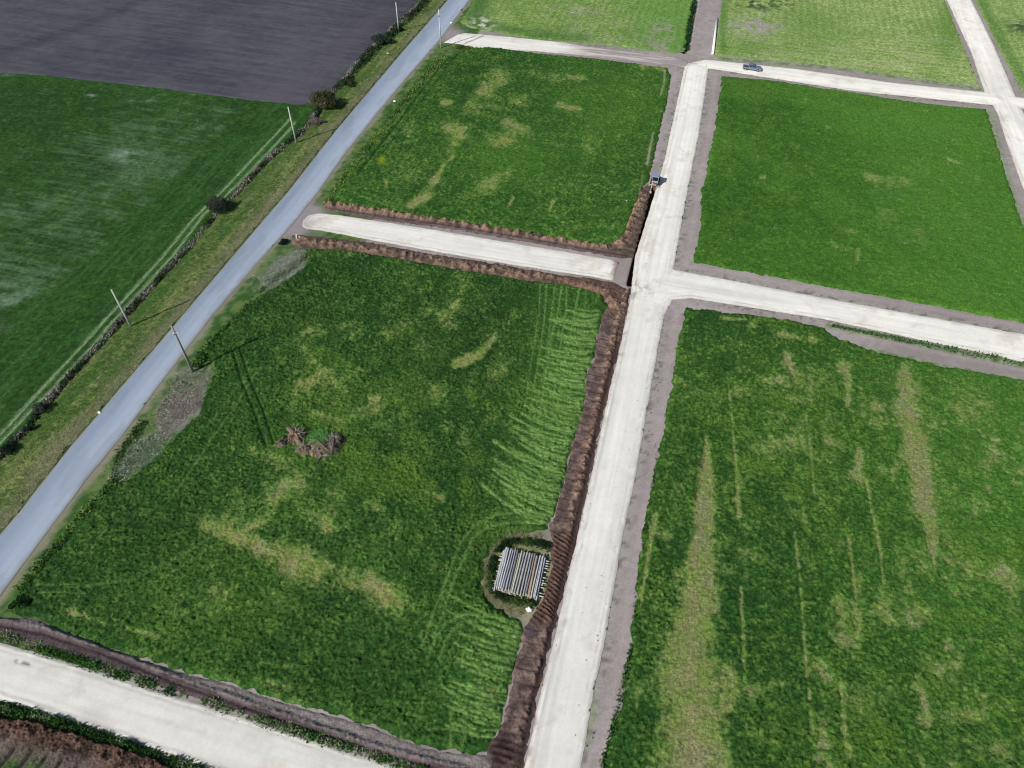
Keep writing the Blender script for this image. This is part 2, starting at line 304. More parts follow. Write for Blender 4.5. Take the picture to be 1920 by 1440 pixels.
def paint_B(P, d):
    Q = PIX(P)
    col, b, c = crop_base(P, Q, S(34,70,32), S(52,94,38), S(98,130,64), 11, 0.56)
    h = 0.26+0.30*(b-0.35)+0.35*(c-0.4)
    br = blob(Q, 760, 860, 260, 110, 20)*0.8+blob(Q, 690, 650, 160, 60, 10)*0.5+blob(Q, 450, 1120, 190, 90)*0.45+blob(Q, 1000, 850, 60, 170, 12)*0.6
    col = mix(col, YEL[None], np.clip(br, 0, 1)*ss(0.42, 0.66, fbm(P, 5, 31, 4))*0.75)
    dk = blob(Q, 880, 640, 120, 90)+blob(Q, 330, 1010, 130, 90)*0.8+blob(Q, 620, 1260, 180, 60)*0.6+blob(Q, 560, 560, 160, 50)*0.7
    col = col*(1-0.16*np.clip(dk, 0, 1))[:, None]
    m = seglist(Q, [([(388,988),(440,1008),(500,1032),(560,1058),(620,1080),(690,1090),(735,1118)], [16,22,22,34,32,28,34], 0.86),
        ([(540,910),(500,960),(450,1000)], [24,20,12], 0.72), ([(560,950),(610,985)], 18, 0.7), ([(852,686),(900,668),(925,635)], [9,12,4], 1.05),
        ([(845,578),(862,565)], 6, 0.9), ([(566,628),(580,620)], 7, 0.9), ([(570,660),(600,700),(560,730),(540,770)], [16,20,16,14], 0.72),
        ([(590,780),(650,790)], 14, 0.6), ([(465,845),(520,862),(575,895),(560,930)], [12,20,22,26], 0.72), ([(800,925),(825,935)], 16, 0.72),
        ([(690,945),(715,960)], 14, 0.7), ([(700,770),(830,740)], 26, 0.5), ([(640,620),(760,610)], 22, 0.5), ([(940,640),(935,700)], 18, 0.42),
        ([(130,1150),(195,1172)], 9, 0.8), ([(236,1180),(295,1197)], 6, 0.8), ([(500,1245),(545,1255)], 8, 0.6), ([(560,1150),(600,1180)], 26, 0.35),
        ([(655,640),(662,632)], 5, 0.8), ([(880,560),(700,600)], 60, 0.30), ([(560,640),(650,780)], 60, 0.36), ([(700,1010),(560,930)], 60, 0.34), ([(860,780),(980,860)], 50, 0.30), ([(350,1130),(520,1160)], 60, 0.30), ([(430,985),(470,960)], 26, 0.6), ([(420,1120),(380,1060)], 30, 0.36), ([(780,1345),(800,1350)], 10, 0.7), ([(480,1275),(540,1290)], 8, 0.6), ([(900,880),(870,800)], 26, 0.4)])
    m = m+0.08*ss(0.48, 0.62, fbm(P, 8, 45, 4)); col = straw_patches(P, Q, col, h, m, 41)
    mk = seglist(Q, MARKS); zone = np.clip(blob(Q, 1062, 660, 62, 110)+blob(Q, 1005, 870, 60, 130, 12)+blob(Q, 900, 1290, 70, 90)*0.9, 0, 1)
    grass = S(122,158,84)
    col = mix(col, S(62,108,44)[None], zone*0.6)
    mk2 = np.clip(mk*(0.75+0.8*fbm(P, 1.0, 77, 2)), 0, 1); h *= 1-0.35*mk2
    col = mix(col, grass[None], mk2*0.85)
    tl = seglist(Q, TRACKS_LIGHT)*(0.5+0.7*fbm(P, 1.4, 78, 2)); h *= 1-0.7*tl; col = mix(col, S(108,146,76)[None], np.clip(tl, 0, 1)*0.9)
    td = seglist(Q, TRACKS_DARK); h *= 1-0.85*td; col = mix(col, S(20,44,22)[None], td*0.8)
    bare = np.maximum(blob(Q, 1205, 99999, 1), ss(0.66, 0.8, fbm(P, 1.0, 99, 2))*blob(Q, 930, 1270, 22, 60)*0.9)
    col = mix(col, S(128,98,84)[None], bare*0.5)
    return col, np.clip(h, 0.02, 0.7)
def paint_A(P, d):
    Q = PIX(P)
    col, b, c = crop_base(P, Q, S(38,80,32), S(56,102,38), S(104,134,68), 111, 0.7)
    h = 0.24+0.26*(b-0.35)+0.3*(c-0.4)
    col = mix(col, S(74,120,42)[None], np.clip(blob(Q, 1150, 200, 130, 90)+blob(Q, 960, 300, 100, 40), 0, 1)*0.5)
    col = col*(1-0.16*blob(Q, 870, 140, 90, 45))[:, None]
    m = seglist(Q, [([(770,385),(800,365),(830,315),(848,295)], [9,14,6,4], 1.05), ([(930,150),(900,190),(880,200)], 24, 0.7), ([(840,240),(865,250),(850,270)], [14,20,14], 0.8), ([(720,340),(725,352)], 7, 1.0),
        ([(950,235),(985,245),(930,270)], 18, 0.74), ([(1045,198),(1085,206)], 8, 0.95), ([(830,195),(845,195)], 6, 1.0), ([(895,205),(930,200),(985,195)], 16, 0.68), ([(1090,150),(1000,145)], 12, 0.6),
        ([(910,350),(945,330)], 20, 0.6), ([(1100,250),(1095,310)], 14, 0.55), ([(955,385),(962,372)], 4, 1.0), ([(1028,398),(1036,380)], 4, 1.0), ([(1240,132),(1205,128)], 7, 0.8), ([(700,300),(760,330)], 30, 0.4), ([(760,260),(770,235)], 18, 0.55)])
    m = m+0.12*ss(0.48, 0.62, fbm(P, 7, 145, 4)); col = straw_patches(P, Q, col, h, m, 141)
    t = seglist(Q, [([(1246,135),(1244,160),(1238,180)], 1.8, 0.8), ([(1224,250),(1212,310)], [1.5, 3.2], 1.0), ([(1205,330),(1196,370)], 1.4, 0.6)])
    col = mix(col, S(158,160,128)[None], t*0.85); h *= 1-0.8*t
    ar = seglist(Q, [([(645,330),(665,362),(700,380),(760,388)], 1.8, 0.5), ([(655,310),(680,350),(730,368)], 1.8, 0.4)])
    col = mix(col, S(86,124,58)[None], ar)
    dk = seglist(Q, [([(848,100),(800,160),(745,235),(700,290),(670,330)], 1.8, 0.85), ([(858,104),(810,165),(756,240),(712,296)], 1.4, 0.6)])
    col = mix(col, S(18,46,22)[None], dk*0.8); h *= 1-0.8*dk
    q = blob(Q, 716, 302, 7, 7); col = mix(col, S(128,150,30)[None], q*0.9)
    return col, np.clip(h, 0.02, 0.6)
def paint_C(P, d):
    Q = PIX(P)
    col, b, c = crop_base(P, Q, S(48,92,32), S(64,110,38), S(90,130,54), 211, 0.5)
    h = 0.22+0.22*(b-0.35)+0.1*c
    g = ss(1400, 1850, Q[:, 0])  # glow on the right side, put into the crop green
    col = mix(col, S(88,138,50)[None], g*0.5+0.25*blob(Q, 1450, 480, 90, 40)+0.25*blob(Q, 1650, 230, 150, 40))
    col = mix(col, S(40,108,60)[None], 0.5*blob(Q, 1670, 370, 30, 12)*0.6)
    m = seglist(Q, [([(1605,495),(1608,470)], 5, 1.05), ([(1775,302),(1795,308)], 4, 0.9), ([(1630,335),(1700,345)], 14, 0.55), ([(1660,400),(1720,440)], 26, 0.45), ([(1425,335),(1435,338)], 4, 0.8), ([(1560,465),(1590,470)], 8, 0.6), ([(1550,242),(1556,242)], 5, 0.8)])
    col = mix(col, S(84,128,46)[None], 0.4*ss(0.45, 0.7, fbm(P, 14, 250, 4))); m = m+0.16*ss(0.5, 0.65, fbm(P, 6, 251, 4)); col = straw_patches(P, Q, col, h, m, 241, tone=S(128,150,84))
    return col, np.clip(h, 0.04, 0.6)
STRIPS_D = [([(1322,822),(1325,873),(1320,973),(1313,1045),(1304,1152),(1298,1200)], [4,10,20,28,37,44], 1.45), ([(1298,1205),(1293,1215),(1300,1280),(1295,1345),(1305,1430),(1310,1600)], [46,54,54,58,56,56], 1.4), ([(1262,1215),(1265,1235)], 16, 1.1),
    ([(1362,700),(1372,800),(1380,900),(1385,970)], [3,3.5,4,4], 0.92), ([(1388,1105),(1392,1200),(1396,1280)], [4,5,6], 0.92),
    ([(1488,1000),(1500,1110),(1508,1230),(1518,1330),(1520,1380)], [3,4,5,5,6], 0.98), ([(1510,780),(1520,860),(1525,930)], [3,3,3], 0.7),
    ([(1622,900),(1632,960),(1648,1030),(1655,1100)], [5,5,5,3], 0.98), ([(1610,850),(1605,890),(1622,905)], [10,18,8], 1.1),
    ([(1580,690),(1590,730),(1588,760)], [15,9,5], 1.2), ([(1475,668),(1482,690),(1490,715)], [11,8,4], 1.1),
    ([(1695,707),(1699,773),(1715,840),(1728,907),(1737,973),(1747,1040)], [17,25,27,25,17,7], 1.4), ([(1746,1030),(1752,1075)], [5,4], 0.9),
    ([(1575,1290),(1582,1380),(1590,1420)], [4,7,9], 0.95), ([(1590,1010),(1602,1120),(1610,1200)], [4,5,10], 0.8), ([(1728,1300),(1740,1360)], [7,8], 0.75), ([(1860,800),(1868,870)], 8, 0.8)]
def paint_D(P, d):
    Q = PIX(P)
    col, b, c = crop_base(P, Q, S(38,78,34), S(56,98,38), S(102,134,60), 311, 0.6)
    h = 0.26+0.28*(b-0.35)+0.35*(c-0.4)
    g = ss(1450, 1900, Q[:, 0])*ss(1500, 900, Q[:, 1]); col = mix(col, S(80,130,48)[None], g*0.5)  # brighter green to the upper right is glow painted into the colour
    m = seglist(Q, STRIPS_D[:3]); wide = seglist(Q, [q for q in STRIPS_D[3:] if np.max(q[1]) > 8]); thin = seglist(Q, [q for q in STRIPS_D[3:] if np.max(q[1]) <= 8]); m = np.maximum(np.maximum(m, wide), thin*(0.62+0.75*fbm(P, 5, 360, 4)))
    cl = [((1320,730),45,22,.62),((1480,720),60,30,.55),((1640,770),50,35,.5),((1460,830),50,40,.5),((1560,830),30,20,.45),((1800,770),60,40,.55),((1840,880),50,50,.55),((1720,1060),60,30,.45),
          ((1850,1080),80,40,.6),((1560,1060),30,30,.5),((1400,1010),40,40,.4),((1640,1130),60,35,.62),((1720,1150),40,25,.55),((1580,1200),30,20,.6),((1430,1290),70,25,.68),((1360,1300),40,25,.6),((1530,1260),30,30,.6),
          ((1780,1250),60,60,.5),((1820,1330),70,50,.6),((1860,1400),60,50,.55),((1620,1310),50,25,.6),((1430,1370),30,20,.45),((1780,1200),30,30,.5),((1550,1400),20,40,.5),((1250,1000),18,30,.5),((1230,1130),14,22,.6),((1700,880),50,30,.5),((1900,1180),60,50,.5),((1500,960),40,30,.35),((1330,660),30,12,.4),((1270,900),14,40,.4)]
    for (x, y), rx, ry, st in cl: m = np.maximum(m, st*blob(Q, x, y, rx*1.25, ry*1.25))
    m = np.maximum(m, seglist(Q, [([(1460,628),(1490,632)], [8,8], 1.1), ([(1490,634),(1525,640)], 6, 1.0), ([(1405,612),(1412,616)], 6, 1.0), ([(1350,598),(1395,602)], 4, 0.9), ([(1388,645),(1395,650)], 5, 0.9), ([(1228,970),(1218,1020),(1205,1100),(1200,1140)], [7,5,4,4], 1.0)]))
    n2 = ss(0.48, 0.68, fbm(np.c_[P[:, 0]*1.0, P[:, 1]*0.16], 1.5, 350, 3)); n3 = ss(0.46, 0.6, fbm(P, 9, 355, 4)); m = m*np.where(m > 1.0, 1.0, 0.92)+(0.20*n2+0.16*n3)*ss(600, 700, Q[:, 1])
    y = ss(0.52, 0.72, fbm(P, 3.2, 371, 4))*np.clip(blob(Q, 1450, 850, 160, 120)+blob(Q, 1830, 1080, 160, 120)+blob(Q, 1700, 1350, 180, 80), 0, 1)
    col = mix(col, YEL[None], y*0.6)
    col = straw_patches(P, Q, col, h, np.clip(m, 0, 1.35), 341, tone=S(136,142,90), size=0.95)
    s2 = seglist(Q, [([(1322,840),(1312,900),(1306,980),(1303,1060),(1295,1200),(1290,1290),(1300,1360),(1305,1600)], [2,6,9,12,15,22,28,32], 1.0), ([(1692,730),(1700,780),(1718,870),(1735,950)], [8,12,14,10], 0.8)])
    rows = 0.5+0.5*np.sin(P[:, 0]*2*math.pi/0.55+2*fbm(P, 3, 5, 2)); col = mix(col, mix(S(130,128,82)[None], S(148,142,108)[None], rows), s2*0.75*ss(0.25, 0.5, fbm(P, 2.5, 66, 3)))
    return col, np.clip(h, 0.03, 0.7)
def paint_E(P, d):
    Q = PIX(P)
    col, b, c = crop_base(P, Q, S(100,138,68), S(130,160,94), S(154,176,120), 411, 0.6)
    e = ss(1130, 1260, Q[:, 0]); col = mix(col, S(94,144,60)[None], e*0.7)
    st = 0.5+0.5*np.sin(P[:, 0]*2*math.pi/2.3+1.5*fbm(P, 8, 3, 2)); col = col*(0.92+0.16*st)[:, None]
    col = mix(col, S(62,104,44)[None], np.clip(blob(Q, 890, 30, 26, 30)+seglist(Q, [([(900,45),(1000,64),(1100,74)], 9, 0.8), ([(905,0),(930,-30)], 20, 0.7)]), 0, 1)*0.8)
    n = ss(0.42, 0.6, fbm(P, 2.0, 431, 4))
    m = np.clip(blob(Q, 1245, 50, 24, 12)+blob(Q, 1090, 20, 60, 12)*0.6+blob(Q, 1200, 75, 80, 12)*0.6+blob(Q, 1130, 55, 70, 14)*0.5+blob(Q, 1245, 90, 26, 8), 0, 1)
    col = mix(col, S(150,148,130)[None], m*n); wr = blob(Q, 905, 45, 22, 12)*ss(0.45, 0.6, fbm(P, 1.2, 433, 3)); col = mix(col, S(205,206,190)[None], wr)
    return col, np.clip(0.12+0.2*(b-0.3)-0.1*m*n, 0.03, 0.4)
def paint_F(P, d):
    Q = PIX(P)
    col, b, c = crop_base(P, Q, S(120,152,84), S(144,170,108), S(168,186,142), 511, 0.6)
    st = 0.5+0.5*np.sin(P[:, 1]*2*math.pi/2.6+2*fbm(P, 9, 3, 2)); st2 = 0.5+0.5*np.sin(P[:, 0]*2*math.pi/2.4+2*fbm(P, 9, 8, 2))
    zz = ss(60, 90, Q[:, 1]); col = col*(0.90+0.2*(st*zz+st2*(1-zz)))[:, None]
    col = mix(col, S(172,176,132)[None], ss(0.5, 0.8, fbm(np.c_[P[:, 0]*0.3, P[:, 1]], 2.2, 520, 3))*0.6*ss(50, 100, Q[:, 1]))
    col = mix(col, S(92,134,56)[None], np.clip(blob(Q, 1530, 60, 90, 50)*0.5+blob(Q, 1395, 90, 50, 14)*0.6+blob(Q, 1780, 50, 24, 60)*0.7+blob(Q, 1355, 40, 8, 70), 0, 1))
    n = ss(0.36, 0.52, fbm(P, 2.0, 531, 4)); m = np.clip(blob(Q, 1415, 52, 42, 17)*1.3, 0, 1)
    col = mix(col, S(160,158,146)[None], m*n); n2 = ss(0.45, 0.6, fbm(P, 1.6, 541, 3)); m2 = np.clip(blob(Q, 1430, 8, 55, 14)*1.3, 0, 1)
    col = mix(col, S(74,84,62)[None], m2*n2)
    col = mix(col, S(120,140,110)[None], seglist(Q, [([(1364,110),(1559,128),(1700,149),(1838,166)], 5, 0.7)]))
    return col, np.clip(0.1+0.16*(b-0.3)+0.35*m2*n2, 0.03, 0.6)
def paint_G(P, d):
    Q = PIX(P)
    col, b, c = crop_base(P, Q, S(118,152,84), S(142,170,108), S(166,184,140), 611, 0.6)
    st2 = 0.5+0.5*np.sin(P[:, 0]*2*math.pi/2.4); col = col*(0.93+0.14*st2)[:, None]
    col = mix(col, S(84,128,58)[None], seglist(Q, [([(1840,0),(1880,85),(1920,150)], 10, 0.7)]))
    m = blob(Q, 1910, 52, 26, 14)*ss(0.35, 0.5, fbm(P, 2, 640, 3)); col = mix(col, S(74,88,60)[None], m)
    return col, np.clip(0.1+0.16*(b-0.3)+0.4*m, 0.03, 0.6)
HEAD = [(470,200),(450,220),(340,323),(233,430),(193,480),(143,507),(67,573),(0,645),(-120,770)]
def paint_left(P, d):
    Q = PIX(P)
    col, b, c = crop_base(P, Q, S(33,66,28), S(44,84,32), S(68,104,48), 711, 0.55)
    sdl = sgn_line(Q, HEAD)                       # right of HEAD = headland (negative or positive)
    inner = ss(0, 4, -sdl) if sgn_line(np.array([[50.0, 450.0]]), HEAD)[0] < 0 else ss(0, 4, sdl)
    e = np.c_[P[:, 0]*0.06, P[:, 1]]; n = fbm(e, 0.6, 720, 4, 0.7)
    pm = np.clip(0.35+blob(Q, 300, 290, 140, 90)*0.7+blob(Q, 110, 400, 150, 60)*0.6+blob(Q, 230, 290, 30, 14)*1.0+blob(Q, 30, 520, 90, 60)*0.9-blob(Q, 120, 200, 200, 40)*0.4-blob(Q, 60, 330, 70, 40)*0.3, 0, 1.2)
    m = ss(0.46, 0.80, n*0.6+fbm(P, 3, 733, 4)*0.4+0.28*(pm-0.5))*inner
    col = mix(col, S(104,134,100)[None], m*0.5)
    sp = np.clip(blob(Q, 233, 295, 26, 12)+blob(Q, 268, 190, 20, 3)+blob(Q, 172, 181, 12, 2.5)+blob(Q, 25, 560, 40, 30)*0.6+blob(Q, 8, 138, 20, 5), 0, 1)*ss(0.35, 0.6, fbm(P, 2.5, 740, 4))
    col = mix(col, S(146,170,152)[None], sp*0.6*inner)
    lf = np.array([0.78, 0.62]); u = rot(P, 0.0)
    a = WP([(450,220),(193,480)]); dd = (a[1]-a[0])/np.linalg.norm(a[1]-a[0]); v = P@np.array([-dd[1], dd[0]]); ut = P@dd
    rows = fbm(np.c_[ut*0.05, v], 0.7, 750, 3); hd = (1-inner)
    col = mix(col, S(60,106,56)[None], ss(0.52, 0.75, rows)*hd*0.5)
    t = seglist(Q, [([(545,222),(540,229),(490,282),(433,343),(400,377),(367,407),(310,477),(265,528),(220,577),(133,673),(66,745),(0,817),(-120,940)], [1.5,1.7,1.9,2.1,2.4,2.6], 1.0),
                    ([(552,232),(547,240),(500,290),(443,350),(410,380),(383,403),(327,477),(280,530),(233,580),(147,680),(73,755),(0,833),(-120,960)], [1.5,1.7,1.9,2.1,2.4,2.6], 1.0)])
    col = mix(col, S(134,160,118)[None], np.clip(t*1.25, 0, 1)*0.95)
    h = 0.16+0.2*(b-0.35)+0.08*c
    ed = seglist(Q, [([(0,137),(200,155),(300,166),(450,186),(560,197)], 4, 0.6)]); col = mix(col, S(44,96,30)[None], ed)
    return col, np.clip(h*(1-0.8*t), 0.02, 0.5)
def paint_plough(P, d):
    Q = PIX(P); e = np.c_[P[:, 0]*0.07, P[:, 1]+0.02*P[:, 0]]
    r = fbm(e, 0.9, 810, 4, 0.6); a = fbm(P, 28, 820, 4); b = fbm(P, 1.5, 830, 3)
    col = mix(S(63,64,75)[None], S(92,91,99)[None], ss(0.25, 0.75, r*0.4+a*0.4+b*0.2))
    dk = seglist(Q, [([(0,100),(70,78),(150,52),(230,20),(280,-10)], 9, 1.0), ([(250,30),(230,60),(180,95)], 8, 0.25)]); col = col*(1-0.26*dk)[:, None]
    cr = seglist(Q, [([(460,180),(520,175),(580,150),(640,95),(720,20)], 14, 0.7)]); col = mix(col, S(92,86,96)[None], cr*0.6)
    rr = 0.5+0.5*np.sin(dline(Q, [(480,196),(540,186),(590,160),(640,110),(760,-20)])[0]*2*math.pi/4.5); col = col*(1+0.10*(rr-0.5)*blob(Q, 600, 140, 70, 60))[:, None]
    return col, np.clip(0.10+0.14*(r-0.5)+0.1*(b-0.5), 0.02, 0.4)
def paint_verge(P, d):
    Q = PIX(P); dr = dline(Q, ROAD_L)[0]
    col, b, c = crop_base(P, Q, S(68,92,50), S(94,114,66), S(122,136,88), 911, 0.8)
    a = WP([(450,460),(190,775)]); dd = (a[1]-a[0])/np.linalg.norm(a[1]-a[0]); v = P@np.array([-dd[1], dd[0]]); ut = P@dd
    rows = fbm(np.c_[ut*0.12, v], 1.1, 930, 3)
    col = mix(col, S(56,96,34)[None], ss(0.5, 0.7, rows)*0.6); col = mix(col, S(134,138,88)[None], ss(0.5, 0.25, rows)*0.45)
    k = np.clip(Q[:, 1]/900, 0.15, 1); s = ss(40, 6, dr/(0.35+0.9*k)*1.1+(fbm(P, 4, 940, 3)-0.5)*40)
    col = mix(col, S(120,118,92)[None], s*0.75)
    dk = ss(50, 62, dr/(0.35+0.6*k)); col = mix(col, S(56,92,36)[None], dk*0.35)
    h = 0.12+0.25*(b-0.35)
    return col, np.clip(h*(1-0.6*s), 0.02, 0.5)
def paint_asphalt(P, d):
    Q = PIX(P); sdL = dline(P, WP(ROAD_L))[0]; wd = sdL/(sdL+dline(P, WP(ROAD_R))[0]+1e-6)
    col = mix(S(134,149,170)[None], S(168,180,198)[None], ss(0.1, 0.8, wd)*0.8+0.2)
    lanes = np.exp(-((wd-0.28)/0.07)**2)+np.exp(-((wd-0.55)/0.06)**2)+0.7*np.exp(-((wd-0.78)/0.05)**2)
    a = WP([(450,460),(190,775)]); dd = (a[1]-a[0])/np.linalg.norm(a[1]-a[0]); v = P@np.array([-dd[1], dd[0]]); ut = P@dd
    n = fbm(np.c_[ut*0.04, v], 0.8, 1010, 3)
    col = col*(1-0.05*lanes+0.10*(n-0.5))[:, None]
    ed = ss(0.8+0.9*(fbm(P, 1.5, 1020, 3)-0.5), 0.0, d); col = mix(col, S(142,142,134)[None], ed*0.75); col = col*(1-0.10*ss(0.6, 0.66, fbm(np.c_[ut*0.25, v], 2.2, 1033, 3)))[:, None]
    return col, 0.05+0.10*np.clip(1-((wd-0.5)*2)**2, 0, 1)
def gravel_paint(axis, seed, tint=0.0, dirt=None):
    def f(P, d):
        Q = PIX(P); e = np.c_[P[:, 0]*0.05, P[:, 1]] if axis == 'x' else np.c_[P[:, 0], P[:, 1]*0.05]
        n = fbm(e, 0.9, seed, 3); a = fbm(P, 7, seed+7, 3)
        g = ss(700, 1900, Q[:, 0])*0.6+ss(900, 100, Q[:, 1])*0.4  # paler to the upper right: lens and sun glow painted into the gravel colour
        base = mix(S(229,227,220)[None], S(252,249,240)[None], g)
        w1 = fbm(e, 2.2, seed+21, 2); col = base*(1+0.24*(n-0.5)+0.10*(fbm(np.c_[e[:, 0]*1.0, e[:, 1]*1.0], 0.35, seed+25, 2)-0.5)+0.10*(a-0.5)-0.10*ss(0.55, 0.7, w1))[:, None]
        sp = ss(0.55, 0.75, fbm(P, 3.5, seed+11, 5, 0.65)); col = mix(col, S(206,198,182)[None], sp*0.45)
        wl = np.exp(-((d-0.45-0.25*(fbm(P, 2.5, seed+15, 2)-0.5))/0.12)**2)*ss(0.25, 0.5, fbm(P, 3.0, seed+16, 3)); col = mix(col, S(250,250,248)[None], wl*0.85)
        gl = np.exp(-((d-0.8)/0.16)**2)+np.exp(-((d-0.08)/0.12)**2); col = mix(col, S(176,172,164)[None], np.clip(gl, 0, 1)*0.45*(0.4+1.2*fbm(P, 1.2, seed+17, 3)))
        rut = np.exp(-((d-1.7-0.2*(a-0.5))/0.30)**2)+np.exp(-((d-3.0-0.2*(a-0.5))/0.28)**2); col = col*(1-0.055*rut*(0.5+n))[:, None]
        dust = ss(0.9, 0.0, d+0.9*(fbm(P, 1.5, seed+29, 4, 0.65)-0.5)); col = mix(col, S(186,178,168)[None], dust*0.5)
        if dirt is not None: col = dirt(P, Q, col)
        return col, 0.09+0.07*wl+0.05*(a-0.5)+0.05*ss(0, 3, d)
    return f

# ------------------------------------------------------------------ the ground: one sheet out to the horizon
def near_lines(lo, hi, step, fine):
    v = list(np.arange(lo, hi, step))
    for a, b, st in fine: v = [q for q in v if not (a-0.05 < q < b+0.05)]+list(np.arange(a, b+1e-6, st))
    ext = [d for k in range(14) for d in [step*1.6**(k+2)]]
    cum = np.cumsum(ext); return np.array(sorted(list(lo-cum)+v+list(hi+cum)))
txm = TRENCH[:, 0]
xs = near_lines(-238, 112, 0.5, [(txm.min()-1.2, txm.max()+1.2, 0.12)]); ys = near_lines(-2, 312, 0.5, [])
X, Y = np.meshgrid(xs, ys); GP = np.c_[X.ravel(), Y.ravel()]
inner_ = (GP[:, 0] > -300) & (GP[:, 0] < 170) & (GP[:, 1] > -25) & (GP[:, 1] < 420)
def paint_ground(P):
    Q = PIX(P); n = fbm(P, 1.6, 5, 4); a = fbm(P, 9, 6, 3); f = fbm(P, 0.5, 8, 2)
    col = mix(S(148,139,137)[None], S(170,160,160)[None], ss(0.3, 0.7, a*0.5+n*0.5))
    col = mix(col, S(126,122,108)[None], ss(0.55, 0.75, n)*0.5)
    near = np.full(len(P), 1e9)
    for ln in ([(1328,131),(1311,248),(1290,354),(1265,496)], [(1246,587),(1225,700),(1190,900),(1169,997),(1134,1200),(1111,1305),(1092,1425)], [(1284,124),(1265,212),(1246,300),(1236,345)], [(1275,508),(1552,560),(1920,627)], [(1300,560),(1545,599),(1920,679)], [(1332,129),(1594,170),(1867,198)]):
        near = np.minimum(near, dline(P, WP(ln))[0])
    gb = ss(1.6, 0.5, near+(fbm(P, 1.2, 25, 3)-0.5)*1.2); sp = ss(0.52, 0.66, fbm(P, 0.8, 26, 3, 0.7))
    col = mix(col, mix(S(160,156,150)[None], S(104,102,96)[None], sp), gb*0.8)
    col = mix(col, S(178,166,164)[None], np.exp(-((near-2.4)/0.5)**2)*0.35)
    # weeds colonising the dirt
    wz = np.clip(seglist(Q, [([(1368,146),(1600,178),(1850,203)], 3, 0.4), ([(1350,110),(1559,126),(1700,147),(1838,168)], 6, 0.9), ([(1858,212),(1880,290),(1905,380),(1925,430)], 9, 0.7),
                     ([(1880,85),(1915,170)], 7, 0.8), ([(1552,610),(1700,640),(1920,684)], 7, 1.0), ([(1620,652),(1770,686),(1920,712)], 4, 0.9), ([(1278,560),(1262,640),(1240,760),(1215,900)], 5, 0.35),
                     ([(1365,0),(1352,95)], 5, 1.0), ([(1303,0),(1285,95)], 7, 1.0), ([(1104,1350),(1120,1300),(1102,1400)], 10, 0.6), ([(1268,100),(1100,84),(940,66)], 3, 0.8), ([(0,1200),(640,1395)], 12, 0.5), ([(1400,512),(1700,566)], 4, 0.45)]), 0, 1)
    wn = fbm(P, 1.1, 27, 4, 0.65); col = mix(col, mix(S(84,114,62)[None], S(146,156,128)[None], ss(0.38, 0.6, wn)), ss(0.02, 0.35, wz*0.8+wn*0.9-0.72)*0.85)
    # side margins of the sealed road
    dr = dline(Q, ROAD_R)[0]; k = np.clip(Q[:, 1]/900, 0.2, 1); side = sgn_line(Q, ROAD_R); dL = dline(Q, ROAD_L)[0]
    reg = (dr < 250*k) & (Q[:, 0] < 900)
    reg = reg | (dline(Q, [(400,660),(300,830),(190,930)])[0] < 60); g2 = mix(S(52,90,38)[None], S(96,118,66)[None], ss(0.35, 0.65, fbm(P, 1.1, 19, 4))); sand = S(134,134,112)[None]
    mm = ss(4, 15, dr/(0.3+0.9*k)+(fbm(P, 2, 15, 4)-0.5)*22); tgt = mix(sand, g2, mm)
    far = ss(260, 200, dr/(k+0.05)); col = np.where(reg[:, None], mix(col, tgt, far), col)
    ap = np.clip(blob(Q, 550, 420, 34, 26)*1.6+blob(Q, 846, 66, 22, 12)*1.5+blob(Q, 580, 396, 26, 13)*1.4, 0, 1); col = mix(col, S(150,142,144)[None], ap)
    # dried weed heaps beside the sealed road
    dz = np.clip(blob(Q, 535, 505, 44, 22, -35)*1.2+blob(Q, 348, 755, 46, 30, -40)*1.3+blob(Q, 318, 798, 24, 14)+blob(Q, 258, 855, 46, 18, -40)*1.1+blob(Q, 360, 708, 34, 18)*1.1, 0, 1)
    col = mix(col, S(142,140,134)[None], ss(0.38, 0.72, dz*0.55+fbm(P, 1.0, 29, 4, 0.7)*0.62)*0.8)
    # around the log stack
    lz = np.clip(blob(Q, 968, 1075, 78, 88)*1.4, 0, 1); col = mix(col, mix(S(96,112,62)[None], S(140,138,98)[None], ss(0.35, 0.6, n)), lz*(Q[:, 0] < 1040))
    # left of the sealed road, everything not covered
    lf = (sgn_line(Q, ROAD_L) > 0) & (Q[:, 0] < 900); lc = mix(S(56,76,42)[None], S(84,96,64)[None], ss(0.35, 0.65, n)); col = np.where(lf[:, None], lc, col)
    outc = mix(S(60,92,44)[None], S(110,130,74)[None], ss(0.3, 0.7, fbm(P, 60, 16, 3)))
    far_ = ss(0, 1, ((Q[:, 0] < -120) | (Q[:, 0] > 2040) | (Q[:, 1] < -90) | (Q[:, 1] > 1600)).astype(float)); col = mix(col, outc, far_)
    z = 0.05*(n-0.5)+0.03*(f-0.5)
    # trench beside the main road
    d, t = dline(P, TRENCH); tr = ss(0.62, 0.38, d); z = z-1.5*tr; col = mix(col, S(96,74,64)[None], ss(1.0, 0.6, d))
    dd, t = dline(P, WP([(1304,0),(1295,40),(1285,97)])); z = z-0.9*ss(1.6, 0.5, dd)
    return col, z
gc = np.tile(S(80,110,56), (len(GP), 1)); gz = np.zeros(len(GP))
c_, z_ = paint_ground(GP[inner_]); gc[inner_] = c_; gz[inner_] = z_
nx, ny = len(xs), len(ys); jj, ii = np.meshgrid(np.arange(ny-1), np.arange(nx-1), indexing='ij'); a_ = (jj*nx+ii).ravel()
tag(mesh_obj('ground', np.c_[GP, gz], [np.c_[a_, a_+1, a_+nx+1, a_+nx]], M_GROUND, cols=gc, smooth=True), kind='structure')

